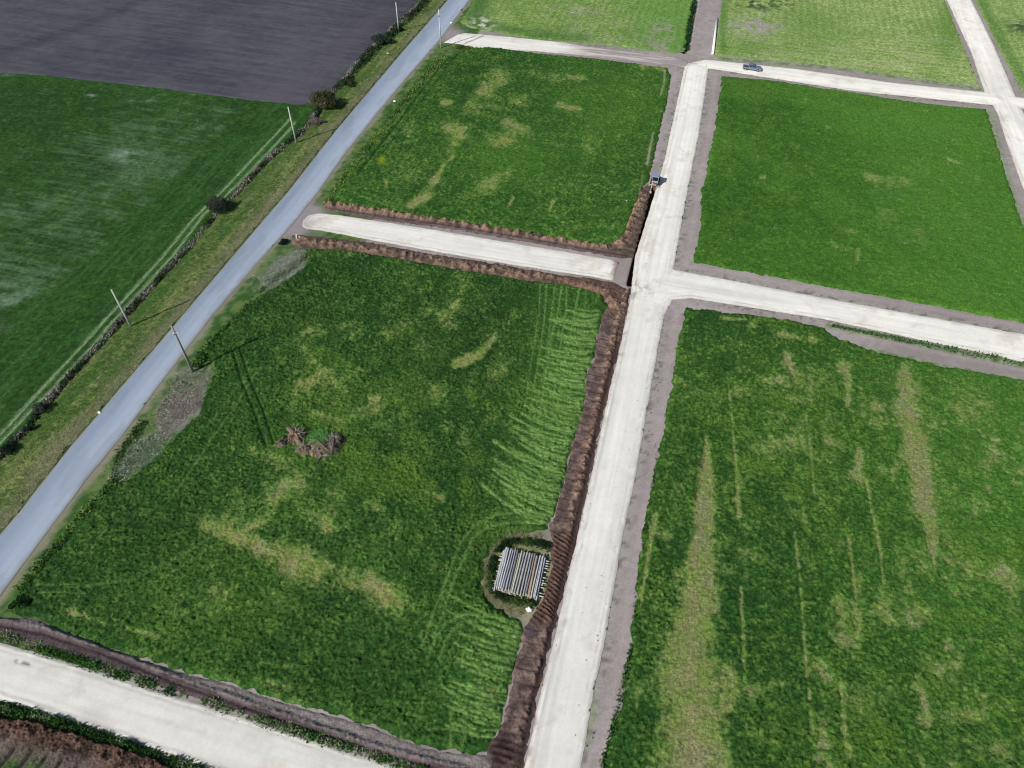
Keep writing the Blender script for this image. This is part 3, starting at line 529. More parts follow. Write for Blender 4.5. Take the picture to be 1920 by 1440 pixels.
# ------------------------------------------------------------------ roads
road = sheet('asphalt_road', ROAD_L+ROAD_R[::-1], 0.45, paint_asphalt, M_ASPHALT, 0.05, 0.5, 0.10, 2.0); tag(road, kind='structure')
def dirt_topl(P, Q, col):
    m = ss(1030, 1090, Q[:, 0]+(fbm(P, 4, 3, 3)-0.5)*60)*ss(-8, 4, sgn_line(Q, [(1000,103),(1280,130)])*-1+(fbm(P, 3, 9, 2)-0.5)*8)
    e = fbm(np.c_[P[:, 0]*0.08, P[:, 1]], 0.7, 4, 3); d = mix(S(140,130,132)[None], S(196,188,182)[None], ss(0.35, 0.65, e))
    col = mix(col, d, m*0.85); cr = seglist(Q, [([(872,82),(888,76),(906,68)], 1.3, 0.8)]); return mix(col, S(128,124,112)[None], cr)
def dirt_main(P, Q, col):
    m = np.clip(blob(Q, 1205, 545, 16, 12)*0.9+seglist(Q, [([(1192,530),(1185,560)], 5, 0.7), ([(1208,505),(1216,480)], 2.5, 0.4), ([(1060,1165),(1048,1190)], 5, 0.6)]), 0, 1)*ss(0.35, 0.6, fbm(P, 0.9, 12, 3))
    col = mix(col, S(148,140,130)[None], m*0.8)
    col = mix(col, S(150,138,128)[None], ss(0.58, 0.75, fbm(P, 1.6, 15, 4, 0.65))*seglist(Q, [([(1186,545),(1160,660),(1132,764),(1100,905),(1078,1000),(1050,1120),(1020,1250),(985,1430)], 9, 1.0)])*0.8)
    c2 = seglist(Q, [([(1322,118),(1332,134)], 2, 0.7), ([(1290,116),(1318,114)], 7, 0.8)]); return mix(col, S(156,146,142)[None], c2)
def dirt_bot(P, Q, col):
    m = seglist(Q, [([(32,1241),(58,1247)], 4, 0.9)])*ss(0.35, 0.55, fbm(P, 0.5, 77, 2)); col = mix(col, S(110,106,98)[None], m)
    g = ss(0.5, 0.75, fbm(P, 5, 78, 4)); return mix(col, S(196,194,182)[None], g*0.45)
def dirt_midl(P, Q, col):
    m = ss(1140, 1158, Q[:, 0]+(fbm(P, 1.2, 13, 3)-0.5)*16); col = mix(col, S(168,162,158)[None], ss(612, 566, Q[:, 0]+(fbm(P, 2.0, 14, 4)-0.5)*40)*0.75); return mix(col, S(150,130,116)[None], m*0.9)
for pts, ax, z0, cell, dirt, sd_n in [(ROAD_MAIN, 'y', 0.060, 0.30, dirt_main, 1), (ROAD_MID_R, 'x', 0.052, 0.35, None, 2), (ROAD_TOP_R, 'x', 0.044, 0.45, None, 3), (ROAD_EAST, 'y', 0.036, 0.45, None, 4),
        (ROAD_TOP_L, 'x', 0.028, 0.4, dirt_topl, 5), (ROAD_MID_L, 'x', 0.030, 0.25, dirt_midl, 6), (ROAD_BOT_L, 'x', 0.034, 0.22, dirt_bot, 7)]:
    tag(sheet('gravel_road', pts, cell, gravel_paint(ax, 1100+sd_n*30, dirt=dirt), M_GRAVEL, z0, 0.35, 0.12, 1.3, seed=sd_n), kind='structure')

# ------------------------------------------------------------------ excavated soil banks
BR1, BR2, BR3, BR4 = S(80,68,63), S(112,94,84), S(162,134,112), S(52,42,40)
def bank_paint(line, half, height, seed, orange=0.0, scoop=2.9, flat=0.0):
    """line: world polyline of the crest; cast soil with bucket-width lumps"""
    L = WP(line)
    def f(P, d):
        dd, t = dline(P, L); Ltot = np.sqrt(((L[1:]-L[:-1])**2).sum(1)).sum(); u = t*Ltot
        ph = 2*math.pi*u/scoop+7*vn(P, 4.0, seed); lump = 0.25+0.25*np.cos(ph)+0.5*fbm(P, 1.3, seed+6, 2)
        n = fbm(P, 0.9, seed+1, 5, 0.68); f2 = fbm(P, 0.35, seed+2, 2)
        prof = np.exp(-(dd/half)**2)
        cl = fbm(P, 0.5, seed+8, 3, 0.7); h = height*prof*(0.35+0.9*lump)*(0.3+1.4*n)+0.22*(n-0.3)+0.45*(cl-0.4)+0.12*f2+flat
        col = mix(BR1[None], BR2[None], ss(0.35, 0.7, n)); col = mix(col, BR3[None], prof*ss(0.35, 0.65, n*0.6+lump*0.3+f2*0.1)*(0.45+0.5*orange))
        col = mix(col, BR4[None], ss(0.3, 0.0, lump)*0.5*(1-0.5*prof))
        return col, np.clip(h, 0.02, 2)
    return f
BANK1 = [(604,376),(621,379),(700,391),(750,400),(833,412),(917,425),(1042,446),(1125,460),(1150,458),(1168,442),(1180,408),(1200,359),(1214,345),(1222,352),(1214,385),(1203,425),(1192,468),(1186,484),(1160,484),(1100,473),(1000,456),(850,430),(700,410),(610,394)]
BANK2 = [(548,440),(575,442),(640,448),(700,456),(800,475),(833,480),(950,498),(1050,516),(1120,524),(1152,530),(1166,538),(1180,545),(1165,640),(1145,640),(1140,571),(1125,552),(1065,536),(1012,530),(979,527),(875,510),(750,487),(650,472),(567,466),(548,458)]
BANK3 = [(1140,566),(1182,540),(1178,572),(1160,660),(1134,764),(1104,905),(1082,1000),(1072,1050),(1062,1080),(1052,1120),(1036,1196),(1006,1312),(980,1440),(960,1560),(890,1560),(918,1440),(912,1398),(924,1386),(939,1367),(952,1312),(963,1260),(978,1211),(982,1175),(1000,1158),(1008,1140),(1026,1100),(1034,1060),(1034,1020),(1029,995),(1047,943),(1059,902),(1070,842),(1094,758),(1100,702),(1112,675),(1125,608)]
def paint_b1(P, d):
    Q = PIX(P); col, h = bank_paint([(612,384),(700,396),(833,417),(917,430),(1042,451),(1130,465),(1165,458),(1182,420),(1205,368)], 1.3, 0.62, 2001, 0.8, 2.4)(P, d)
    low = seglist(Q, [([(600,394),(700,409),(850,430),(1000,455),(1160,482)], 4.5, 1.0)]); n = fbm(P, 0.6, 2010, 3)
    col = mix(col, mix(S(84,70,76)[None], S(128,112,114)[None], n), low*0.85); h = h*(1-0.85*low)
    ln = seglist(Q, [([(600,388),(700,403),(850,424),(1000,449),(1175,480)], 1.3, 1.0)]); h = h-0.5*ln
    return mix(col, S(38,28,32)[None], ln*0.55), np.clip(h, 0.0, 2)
def paint_b2(P, d):
    Q = PIX(P); col, h = bank_paint([(560,452),(640,461),(750,478),(875,500),(979,516),(1060,528),(1130,545),(1155,580)], 1.2, 0.52, 2101, 0.7, 2.2)(P, d)
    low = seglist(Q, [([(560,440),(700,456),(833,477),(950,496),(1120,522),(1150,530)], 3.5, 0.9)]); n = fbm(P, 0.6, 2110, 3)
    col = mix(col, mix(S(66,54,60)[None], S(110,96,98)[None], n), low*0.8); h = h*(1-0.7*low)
    cn = seglist(Q, [([(1060,530),(1130,545),(1170,560)], 14, 0.8)]); col = mix(col, mix(S(104,78,72)[None], S(134,98,84)[None], n), cn*0.6)
    return col, np.clip(h, 0.02, 2)
def paint_b3(P, d):
    Q = PIX(P); crest = WP([(1176,548),(1160,600),(1148,650),(1128,740),(1098,860),(1076,960),(1062,1020)]); L2 = WP([(1030,1180),(1018,1230),(990,1330),(962,1440),(935,1560)])
    n = fbm(P, 0.9, 2201, 4, 0.6); f2 = fbm(P, 0.3, 2202, 2); y = P[:, 1]
    d1, _ = dline(P, crest); d2, _ = dline(P, L2); dc = np.minimum(d1, d2)
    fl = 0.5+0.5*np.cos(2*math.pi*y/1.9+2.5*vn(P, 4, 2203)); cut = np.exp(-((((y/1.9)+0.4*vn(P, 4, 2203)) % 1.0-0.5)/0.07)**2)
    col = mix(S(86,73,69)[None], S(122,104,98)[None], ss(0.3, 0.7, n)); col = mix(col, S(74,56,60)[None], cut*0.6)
    up = ss(1020, 940, Q[:, 1])
    r = np.exp(-(dc/0.75)**2); col = mix(col, mix(S(110,84,70)[None], S(156,126,104)[None], ss(0.35, 0.6, n)), r*(0.35+0.5*up)*ss(0.3, 0.5, fl*0.4+n*0.6))
    cl = fbm(P, 0.55, 2208, 3, 0.7); h = 0.10+0.5*r*(0.2+1.6*(n-0.2))+0.22*(n-0.4)+0.28*(cl-0.4)*(0.35+r)-0.12*cut; col = col*(0.8+0.5*(cl-0.1))[:, None]*1.0
    # transverse claw ridges beside the log stack
    z = ss(992, 1012, Q[:, 1])*ss(1176, 1160, Q[:, 1]); dirv = rot(P, R(22)); rg = 0.5+0.5*np.cos(2*math.pi*dirv[:, 1]/0.62+5*fbm(P, 2.2, 2204, 3)); rg = rg*0.75+0.5*(fbm(P, 0.5, 2207, 3)-0.25)
    h = h*(1-z)+z*(0.15+0.42*rg*(0.5+0.7*n)); col = mix(col, mix(S(52,40,38)[None], S(124,96,84)[None], np.clip(rg*0.8+0.5*(n-0.4), 0, 1)), z)
    # cut edge along the road
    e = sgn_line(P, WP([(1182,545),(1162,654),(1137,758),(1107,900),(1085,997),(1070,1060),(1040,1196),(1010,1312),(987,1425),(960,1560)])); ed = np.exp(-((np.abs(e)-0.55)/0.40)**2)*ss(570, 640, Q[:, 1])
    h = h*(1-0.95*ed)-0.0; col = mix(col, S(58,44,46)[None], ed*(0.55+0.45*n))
    # freshly cut end
    zc = np.clip(blob(Q, 945, 1410, 26, 30)*1.5, 0, 1); rg2 = 0.5+0.5*np.cos(2*math.pi*y/0.8+2*fbm(P, 2, 2206, 2)); h = h*(1-zc)+zc*(0.1+0.3*rg2*n); col = mix(col, mix(S(42,32,34)[None], S(92,72,72)[None], rg2*n*1.3), zc)
    pt = blob(Q, 991, 1185, 9, 10); col = mix(col, S(94,80,92)[None], pt)
    return col, np.clip(h, 0.0, 2)
DITCH = [(-140,1138),(0,1158),(67,1160),(110,1180),(233,1226),(333,1260),(433,1284),(533,1320),(640,1346),(709,1369),(777,1397),(823,1410),(912,1416),(930,1440),(960,1560),(950,1560),(850,1474),(755,1434),(640,1396),(560,1370),(410,1322),(287,1283),(133,1232),(0,1196),(-140,1158)]
def paint_ditch(P, d):
    Q = PIX(P); cl = [(-140,1150),(0,1172),(80,1188),(200,1228),(340,1284),(460,1326),(640,1388),(720,1415),(860,1450),(960,1500)]
    s = -sgn_line(Q, cl); n = fbm(P, 0.9, 2301, 4, 0.6); e = fbm(np.c_[P[:, 0]*0.2, P[:, 1]], 0.5, 2302, 3)
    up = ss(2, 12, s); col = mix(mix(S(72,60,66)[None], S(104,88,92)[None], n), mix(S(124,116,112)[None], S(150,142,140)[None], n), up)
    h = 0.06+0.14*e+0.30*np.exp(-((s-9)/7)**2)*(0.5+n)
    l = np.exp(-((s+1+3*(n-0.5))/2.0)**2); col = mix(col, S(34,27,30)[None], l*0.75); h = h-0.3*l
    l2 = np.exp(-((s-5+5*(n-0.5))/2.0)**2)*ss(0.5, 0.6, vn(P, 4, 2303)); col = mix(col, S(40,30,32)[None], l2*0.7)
    lw = ss(-10, -22, s); col = mix(col, S(120,120,106)[None], lw*0.6)
    return col, np.clip(h, 0.0, 1)
CORNER = [(-150,1300),(0,1342),(60,1352),(140,1375),(240,1403),(330,1436),(420,1475),(560,1560),(-250,1600)]
def paint_corner(P, d):
    Q = PIX(P); n = fbm(P, 0.9, 2401, 4, 0.6); f2 = fbm(P, 0.35, 2402, 2); q = rot(P, R(2)); ph = (q[:, 0]/2.1+0.25*vn(P, 5, 2403)) % 1.0
    fur = np.exp(-((ph-0.5)/0.10)**2)*ss(2.0, 3.5, d); col = mix(S(80,68,66)[None], S(122,110,106)[None], n*0.7+0.3*f2)
    cl = ss(3.6, 1.2, d+1.5*(n-0.5)); col = mix(col, mix(S(54,42,38)[None], S(108,82,68)[None], ss(0.3, 0.65, n)), cl*0.9); col = mix(col, S(26,20,22)[None], fur*0.8)
    g = np.clip(blob(Q, 25, 1445, 55, 26)*1.4, 0, 1)*ss(0.3, 0.5, n); col = mix(col, S(74,100,52)[None], g)
    h = 0.2+0.6*cl*n+0.2*(n-0.4)+0.1*f2-0.35*fur
    return col, np.clip(h, 0.0, 1.5)
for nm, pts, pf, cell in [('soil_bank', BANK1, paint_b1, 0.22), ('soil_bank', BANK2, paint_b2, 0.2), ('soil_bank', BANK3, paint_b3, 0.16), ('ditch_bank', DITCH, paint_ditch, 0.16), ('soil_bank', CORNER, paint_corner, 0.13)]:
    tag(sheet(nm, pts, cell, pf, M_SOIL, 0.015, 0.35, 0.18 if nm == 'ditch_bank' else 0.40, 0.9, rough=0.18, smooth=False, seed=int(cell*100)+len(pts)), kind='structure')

# ------------------------------------------------------------------ crops and grass
for nm, pts, cell, pf, bl, bs, mt, lab, cat in [
    ('crop_field', LOT_B, 0.19, paint_B, 8, 0.26, M_CROP, 'dark green crop lot holding the log stack and the stump pile, fan-shaped wheel marks on its right', 'crop'),
    ('crop_field', LOT_A, 0.30, paint_A, 3, 0.34, M_CROP, 'green crop lot with pale thin patches, between the sealed road and the digger', 'crop'),
    ('crop_field', LOT_C, 0.40, paint_C, 2.2, 0.36, M_CROP, 'evenly green crop lot below the road with the pickup', 'crop'),
    ('crop_field', LOT_D, 0.2, paint_D, 7, 0.26, M_CROP, 'patchy green crop lot with long straw-coloured strips running through it', 'crop'),
    ('grass_field', LOT_E, 0.5, paint_E, 0, 0.3, M_CROP, 'pale mown grass lot above the half gravelled road, beside the sealed road', 'grass'),
    ('grass_field', LOT_F, 0.5, paint_F, 0, 0.3, M_CROP, 'pale mown grass lot directly behind the pickup, with a grey bare patch', 'grass'),
    ('grass_field', LOT_G, 0.5, paint_G, 0, 0.3, M_CROP, 'pale grass lot in the far right corner beyond the steep gravel road', 'grass'),
    ('crop_field', LEFT_FIELD, 0.42, paint_left, 1.2, 0.34, M_CROP, 'dark bluish green crop field with whitish streaks left of the sealed road', 'crop'),
    ('verge_grass', VERGE_L, 0.32, paint_verge, 4, 0.3, M_CROP, 'yellowish green grass verge between the dry scrub line and the sealed road', 'grass')]:
    tag(sheet(nm, pts, cell, pf, mt, 0.03, 0.7, 0.55, 1.1, blades=bl, bsize=bs, seed=len(pts), rough=0.28, smooth=False), lab, cat, kind='stuff')
tag(sheet('ploughed_field', PLOUGH, 0.6, paint_plough, M_PLOUGH, 0.025, 0.6, 0.4, 2.0, seed=5), kind='structure')


# ------------------------------------------------------------------ small mesh builder
class MB:
    def __init__(s): s.V = []; s.F = []; s.n = 0
    def add(s, V, F): s.V.append(np.asarray(V, float)); s.F += [tuple(i+s.n for i in f) for f in F]; s.n += len(V)
    def box(s, x0, x1, y0, y1, z0, z1, tx=0.0, ty=0.0, b=0.0):
        """box with tapered top; b = edge chamfer on the top"""
        if b > 0:
            V = [(x0,y0,z0),(x1,y0,z0),(x1,y1,z0),(x0,y1,z0)]; V += [(x0+tx,y0+ty,z1-b),(x1-tx,y0+ty,z1-b),(x1-tx,y1-ty,z1-b),(x0+tx,y1-ty,z1-b)]
            V += [(x0+tx+b,y0+ty+b,z1),(x1-tx-b,y0+ty+b,z1),(x1-tx-b,y1-ty-b,z1),(x0+tx+b,y1-ty-b,z1)]
            F = [(3,2,1,0),(0,1,5,4),(1,2,6,5),(2,3,7,6),(3,0,4,7),(4,5,9,8),(5,6,10,9),(6,7,11,10),(7,4,8,11),(8,9,10,11)]
        else:
            V = [(x0,y0,z0),(x1,y0,z0),(x1,y1,z0),(x0,y1,z0),(x0+tx,y0+ty,z1),(x1-tx,y0+ty,z1),(x1-tx,y1-ty,z1),(x0+tx,y1-ty,z1)]
            F = [(3,2,1,0),(4,5,6,7),(0,1,5,4),(1,2,6,5),(2,3,7,6),(3,0,4,7)]
        s.add(V, F); return s
    def tube(s, pts, rad, seg=8, cap=True):
        pts = [Vector(p) for p in pts]; n = len(pts); rad = [rad]*n if np.isscalar(rad) else rad; V = []; ref = None
        for i, p in enumerate(pts):
            t = (pts[min(i+1, n-1)]-pts[max(i-1, 0)]).normalized()
            if ref is None: ref = t.orthogonal().normalized()
            u = (ref-t*ref.dot(t)); u = u.normalized() if u.length > 1e-4 else t.orthogonal().normalized(); ref = u; v = t.cross(u)
            for k in range(seg):
                a = 2*math.pi*k/seg; V.append(tuple(p+(u*math.cos(a)+v*math.sin(a))*rad[i]))
        F = [(i*seg+k, i*seg+(k+1) % seg, (i+1)*seg+(k+1) % seg, (i+1)*seg+k) for i in range(n-1) for k in range(seg)]
        if cap: F += [tuple(range(seg))[::-1], tuple((n-1)*seg+k for k in range(seg))]
        s.add(V, F); return s
    def prism(s, prof, y0, y1, inset=0.0):
        """closed x-z outline extruded along y"""
        n = len(prof); V = [(x, y0, z) for x, z in prof]+[(x, y1, z) for x, z in prof]
        s.add(V, [tuple(range(n)), tuple(range(2*n-1, n-1, -1))]+[(i+n, (i+1) % n+n, (i+1) % n, i) for i in range(n)]); return s
    def build(s, name, mat, parent=None, smooth=False, bevel=0.0):
        me = bpy.data.meshes.new(name); me.from_pydata([tuple(v) for v in np.concatenate(s.V)], [], s.F); me.validate(); me.update()
        bm = bmesh.new(); bm.from_mesh(me); bmesh.ops.recalc_face_normals(bm, faces=bm.faces)
        if bevel: bmesh.ops.bevel(bm, geom=[e for e in bm.edges if len(e.link_faces) == 2 and e.calc_face_angle(0) > 0.6], offset=bevel, segments=2, affect='EDGES', profile=0.6)
        bm.to_mesh(me); bm.free(); me.materials.append(mat)
        if smooth: me.polygons.foreach_set('use_smooth', [True]*len(me.polygons))
        o = bpy.data.objects.new(name, me); COL.objects.link(o)
        if parent: o.parent = parent
        return o
def copy_thing(root, loc, rz=0.0, sc=1.0):
    c = root.copy(); COL.objects.link(c); c.location = loc; c.rotation_euler = (0, 0, rz); c.scale = (sc, sc, sc)
    for ch in list(root.children):
        d = ch.copy(); COL.objects.link(d); d.parent = c
        for g in list(ch.children):
            e = g.copy(); COL.objects.link(e); e.parent = d
    return c
M_CONC = plain('pole_concrete', (0.50, 0.50, 0.47), 0.85, 0.2, vary=0.15); M_POLEW = plain('pole_wood', (0.26, 0.25, 0.23), 0.9, 0.2, vary=0.2)
M_STEEL = plain('galvanised', (0.45, 0.46, 0.48), 0.5, 0.5, 0.6); M_PORC = plain('porcelain', (0.6, 0.58, 0.52), 0.3, 0.5)
M_BARK = plain('bark', (0.13, 0.105, 0.085), 0.95, 0.1, vary=0.35, scale=9); M_ROOT = plain('root_wood', (0.30, 0.255, 0.215), 0.9, 0.15, vary=0.4, scale=5)
M_RUBBER = plain('rubber', (0.018, 0.018, 0.02), 0.85, 0.2); M_WHITE = plain('white_plastic', (0.8, 0.8, 0.78), 0.5, 0.4, vary=0.06)

# ------------------------------------------------------------------ utility poles
def make_pole(h, r0, r1, mat, loc, label, arm):
    root = empty('utility_pole', loc, R(38)); tag(root, label, 'utility pole', 'utility poles along the sealed road')
    MB().tube([(0,0,-0.4),(0,0,h*0.5),(0,0,h)], [r0, (r0+r1)/2, r1], 12).build('pole', mat, root, smooth=True)
    if arm:
        MB().box(-0.75, 0.75, -0.16-r1, -0.02-r1, h*0.86, h*0.86+0.12).build('crossarm', M_CONC, root)
        for x in (-0.65, 0, 0.65):
            MB().tube([(x,-0.09-r1,h*0.86+0.12),(x,-0.09-r1,h*0.86+0.2),(x,-0.09-r1,h*0.86+0.28),(x,-0.09-r1,h*0.86+0.34)], [0.03,0.07,0.07,0.03], 8).build('insulator', M_PORC, root)
        MB().tube([(0,-r1-0.03,h*0.74),(0,-r1-0.3,h*0.74),(0,-r1-0.3,h*0.74+0.22)], 0.05, 6).build('bracket', M_STEEL, root)
    else:
        for k, z in enumerate((0.97, 0.88, 0.79)):
            b = MB().tube([((0.10 if k % 2 else -0.10)*0,-r1+0.02,h*z-0.1),(0,-r1-0.16,h*z-0.06),(0,-r1-0.18,h*z+0.06)], 0.025, 6).build('bracket', M_STEEL, root)
            MB().tube([(0,-r1-0.18,h*z+0.06),(0,-r1-0.18,h*z+0.12),(0,-r1-0.18,h*z+0.20)], [0.04,0.07,0.035], 8).build('insulator', M_PORC, b)
    return root
def at(x, y, z=0.0): p = W(x, y); return (p[0], p[1], z)
make_pole(11.1, 0.25, 0.16, M_POLEW, at(362, 697), 'tall grey pole with a crossarm, beside the near sealed road above the weed heaps', True)
make_pole(9.1, 0.20, 0.13, M_CONC, at(246, 613), 'thin grey pole on the verge across the road from the tallest pole', False)
make_pole(9.5, 0.20, 0.13, M_CONC, at(556, 269), 'pale concrete pole in the dry scrub line below the corner of the ploughed field', False)
make_pole(8.9, 0.19, 0.13, M_CONC, at(748, 61), 'pale thin pole in front of the ploughed field near the top edge', False)
make_pole(11.0, 0.20, 0.14, M_CONC, at(827, 90), 'tall thin pole at the mouth of the far gravel road', True)

# ------------------------------------------------------------------ leafy things
def leaves(pts, size, cols, width=0.5):
    """small leaf quads with random orientation at 3-D points"""
    n = len(pts); a = RNG.normal(size=(n, 3)); a /= np.linalg.norm(a, axis=1)[:, None]; b = np.cross(a, RNG.normal(size=(n, 3))); b /= np.linalg.norm(b, axis=1)[:, None]
    L = size*RNG.uniform(0.6, 1.4, n)[:, None]; w_ = L*width
    V = np.empty((n*4, 3)); V[0::4] = pts-a*L; V[1::4] = pts+b*w_; V[2::4] = pts+a*L; V[3::4] = pts-b*w_
    return V, np.arange(n*4).reshape(n, 4), np.repeat(cols*RNG.uniform(0.65, 1.35, n)[:, None], 4, 0)
def bush(px, py, rx, ry, h, cols, n, size, label, cat='bush', trunk=True, rz=0.0, lobes=14):
    root = empty('bush', at(px, py), rz); tag(root, label, cat)
    rr = np.random.default_rng(int(px*7+py)); P = []; CC = []
    for k in range(lobes):
        a = rr.uniform(0, 2*math.pi); rad = math.sqrt(rr.uniform(0, 1))*0.72; cz = h*(0.30+0.45*(1-rad)*rr.uniform(0.6, 1.2)); cx, cy = rx*rad*math.cos(a), ry*rad*math.sin(a)
        m = n//lobes; d = rr.normal(size=(m, 3)); d /= np.linalg.norm(d, axis=1)[:, None]; q = d*np.cbrt(rr.uniform(0.25, 1, m))[:, None]*np.array([rx*0.38, ry*0.38, h*0.30])*rr.uniform(0.7, 1.25)
        q += np.array([cx, cy, cz]); q[:, 2] = np.maximum(q[:, 2], 0.05); P.append(q); c = np.array(cols[rr.integers(0, len(cols))]); CC.append(np.tile(c, (m, 1)))
    V, F, C = leaves(np.concatenate(P), size, np.concatenate(CC)); mesh_obj('crown', V, [F], M_LEAF, root, C)
    if trunk:
        mb = MB()
        for k in range(7):
            a = rr.uniform(0, 6.28); e = 0.75*rr.uniform(0.5, 1)
            mb.tube([(0.1*math.cos(a),0.1*math.sin(a),-0.1),(rx*0.3*e*math.cos(a),ry*0.3*e*math.sin(a),h*0.35),(rx*0.75*e*math.cos(a+0.3),ry*0.75*e*math.sin(a+0.3),h*0.8)], [0.05*h*0.6,0.03*h*0.6,0.008*h], 6)
        mb.build('trunk', M_BARK, root, smooth=True)
    return root
G_DK, G_GY, G_OL, G_BR = S(34,54,36), S(74,84,72), S(92,92,58), S(104,96,82)
bush(612, 200, 4.6, 3.4, 4.4, [G_DK, G_OL, G_BR, G_OL*0.9, S(58,74,42)], 9000, 0.16, 'large olive brown bush at the corner where the ploughed field meets the green field', lobes=26)
bush(411, 396, 2.3, 2.3, 4.2, [G_GY, G_GY*0.8, S(60,76,58)], 6000, 0.13, 'round grey green bush alone on the scrub line, casting a dark shadow on the verge', lobes=18)
bush(82, 770, 1.3, 1.2, 2.1, [G_GY, S(92,100,92)], 2400, 0.09, 'small grey round bush by the wheel tracks at the lower left', lobes=9)
bush(57, 806, 1.0, 0.9, 1.2, [G_DK, S(52,64,50)], 1500, 0.09, 'low dark shrub just below the small grey round bush', lobes=7)
bush(14, 848, 1.8, 1.3, 1.5, [G_DK, S(40,50,40)], 2600, 0.10, 'dark shrub at the left edge of the picture', lobes=10)
bush(716, 82, 3.8, 2.6, 2.8, [G_DK, S(50,64,54), G_GY*0.8], 5000, 0.15, 'wide dark bush left of the far thin pole, beside the ploughed field', lobes=16)
bush(742, 60, 2.2, 2.0, 2.2, [G_DK, S(60,76,56)], 2400, 0.14, 'small dark bush at the foot of the far thin pole', lobes=8)
bush(598, 232, 2.4, 1.6, 1.3, [G_BR, S(128,120,118), S(140,136,130)], 2600, 0.10, 'dry greyish bush between the large olive bush and the pale pole', lobes=9)
bush(652, 160, 2.8, 1.8, 1.6, [S(36,60,38), S(70,90,60)], 2600, 0.13, 'low dark green shrub right of the large olive bush', lobes=10)
bush(870, 92, 3.4, 1.6, 1.1, [S(52,76,30), S(98,110,48), S(70,84,40)], 2600, 0.13, 'low yellowish shrub under the tall pole by the far road mouth', lobes=10)
bush(40, 1135, 1.5, 1.3, 1.1, [S(46,88,30), S(34,66,28)], 2600, 0.10, 'leafy green weed clump in the lower left corner of the large crop lot', lobes=8)
bush(530, 458, 1.3, 1.5, 1.0, [S(30,44,48), S(40,60,46)], 1600, 0.10, 'dark bluish shrub shape standing in for the pit shadow beside the concrete culvert end', lobes=7, trunk=True)  # dark leaf clump added in place of the pit's shadow

def stripe_points(line, half, n, hmax, rng):
    L = WP(line); seg = np.sqrt(((L[1:]-L[:-1])**2).sum(1)); cum = np.r_[0, np.cumsum(seg)]
    t = rng.uniform(0, cum[-1], n); i = np.clip(np.searchsorted(cum, t)-1, 0, len(seg)-1); f = (t-cum[i])/seg[i]
    p = L[i]+(L[i+1]-L[i])*f[:, None]; d = (L[i+1]-L[i])/seg[i][:, None]; o = np.clip(rng.normal(0, 0.5, n), -1.2, 1.2)
    hf = np.interp(t/cum[-1], np.linspace(0, 1, len(np.atleast_1d(half))), np.atleast_1d(half))
    return p+np.c_[-d[:, 1], d[:, 0]]*(o*hf)[:, None], t, o
def scrub(name, line, half, dens, hmax, cols, label, cat, size, clump=2.5, thr=0.35, seed=0, width=0.25, up=1.0):
    rng = np.random.default_rng(50+seed); L = WP(line); tot = np.sqrt(((L[1:]-L[:-1])**2).sum(1)).sum()
    P, t, o = stripe_points(line, half, int(dens*tot), hmax, rng); n = fbm(P, clump, 3000+seed, 3); k = n > thr-0.0+0.25*rng.random(len(P))-0.12; P, n, o = P[k], n[k], o[k]
    hz = hmax*(n-thr+0.15)*2.2*(1-0.6*np.abs(o)); z = rng.random(len(P))*np.clip(hz, 0.05, 3)
    ci = np.clip((fbm(P, 3.5, 3010+seed, 3)-0.3)/0.4*len(cols), 0, len(cols)-1).astype(int); ci = np.clip(ci+rng.integers(-1, 2, len(P)), 0, len(cols)-1); C0 = np.array(cols)[ci]
    V, F, C = leaf_faces(P, z, size, C0, 0.95, width, 0.35, up); o_ = mesh_obj(name, V, [F], M_LEAF, cols=C); return tag(o_, label, cat, kind='stuff')
DG, LG = S(112,106,106), S(142,136,132)
scrub('dry_scrub', SCRUB[1:], [0.9, 0.9, 0.7, 0.6], 75, 0.9, [S(44,64,40), S(70,78,62), S(112,106,100), DG*1.3, LG, LG*1.2, S(116,120,102)], 'strip of dry grey scrub dividing the crop field from the road verge', 'scrub', 0.42, 2.2, 0.34, 1)
scrub('dry_scrub', [(845,-60),(790,14),(752,50),(700,102),(672,128),(640,170)], [1.8, 1.4, 1.0], 70, 1.3, [S(26,46,28), S(38,62,36), S(50,74,44)], 'dark green undergrowth on the road side of the scrub by the ploughed field', 'undergrowth', 0.42, 3.0, 0.36, 2)
scrub('weeds', [(0,1190),(100,1224),(260,1276),(400,1320),(560,1374),(680,1410),(800,1446)], 0.75, 150, 0.55, [S(40,78,30), S(56,104,36), S(86,128,58), S(126,134,108)], 'row of green weeds between the dark ditch and the wide gravel road', 'weeds', 0.26, 1.8, 0.40, 3, 0.35)
scrub('weeds', [(-40,1312),(0,1326),(120,1358),(200,1386),(300,1420),(380,1448),(460,1478)], 0.75, 260, 0.6, [S(40,72,32), S(56,98,40), S(72,116,50), S(120,132,104)], 'row of green weeds along the lower edge of the wide gravel road', 'weeds', 0.26, 1.6, 0.34, 4, 0.35)
scrub('weeds', [(440,605),(410,635),(385,665),(365,690)], [1.2, 1.8, 1.0], 160, 0.6, [S(36,70,28), S(60,108,40), S(84,116,56)], 'bright leafy weeds at the foot of the tallest pole', 'weeds', 0.28, 1.8, 0.30, 5, 0.4)
scrub('weeds', [(398,668),(340,720),(300,790),(235,870),(212,905)], 2.2, 60, 0.35, [S(40,76,30), S(70,108,46), S(96,116,66)], 'scattered weeds growing through the dried heaps below the tallest pole', 'weeds', 0.24, 1.6, 0.48, 14, 0.4)
scrub('weeds', [(590,470),(520,520),(480,560),(440,602)], 1.0, 70, 0.45, [S(40,76,30), S(74,116,46), S(96,112,74)], 'bushy weeds bordering the sealed road above the tallest pole', 'weeds', 0.28, 2.2, 0.38, 6, 0.4)
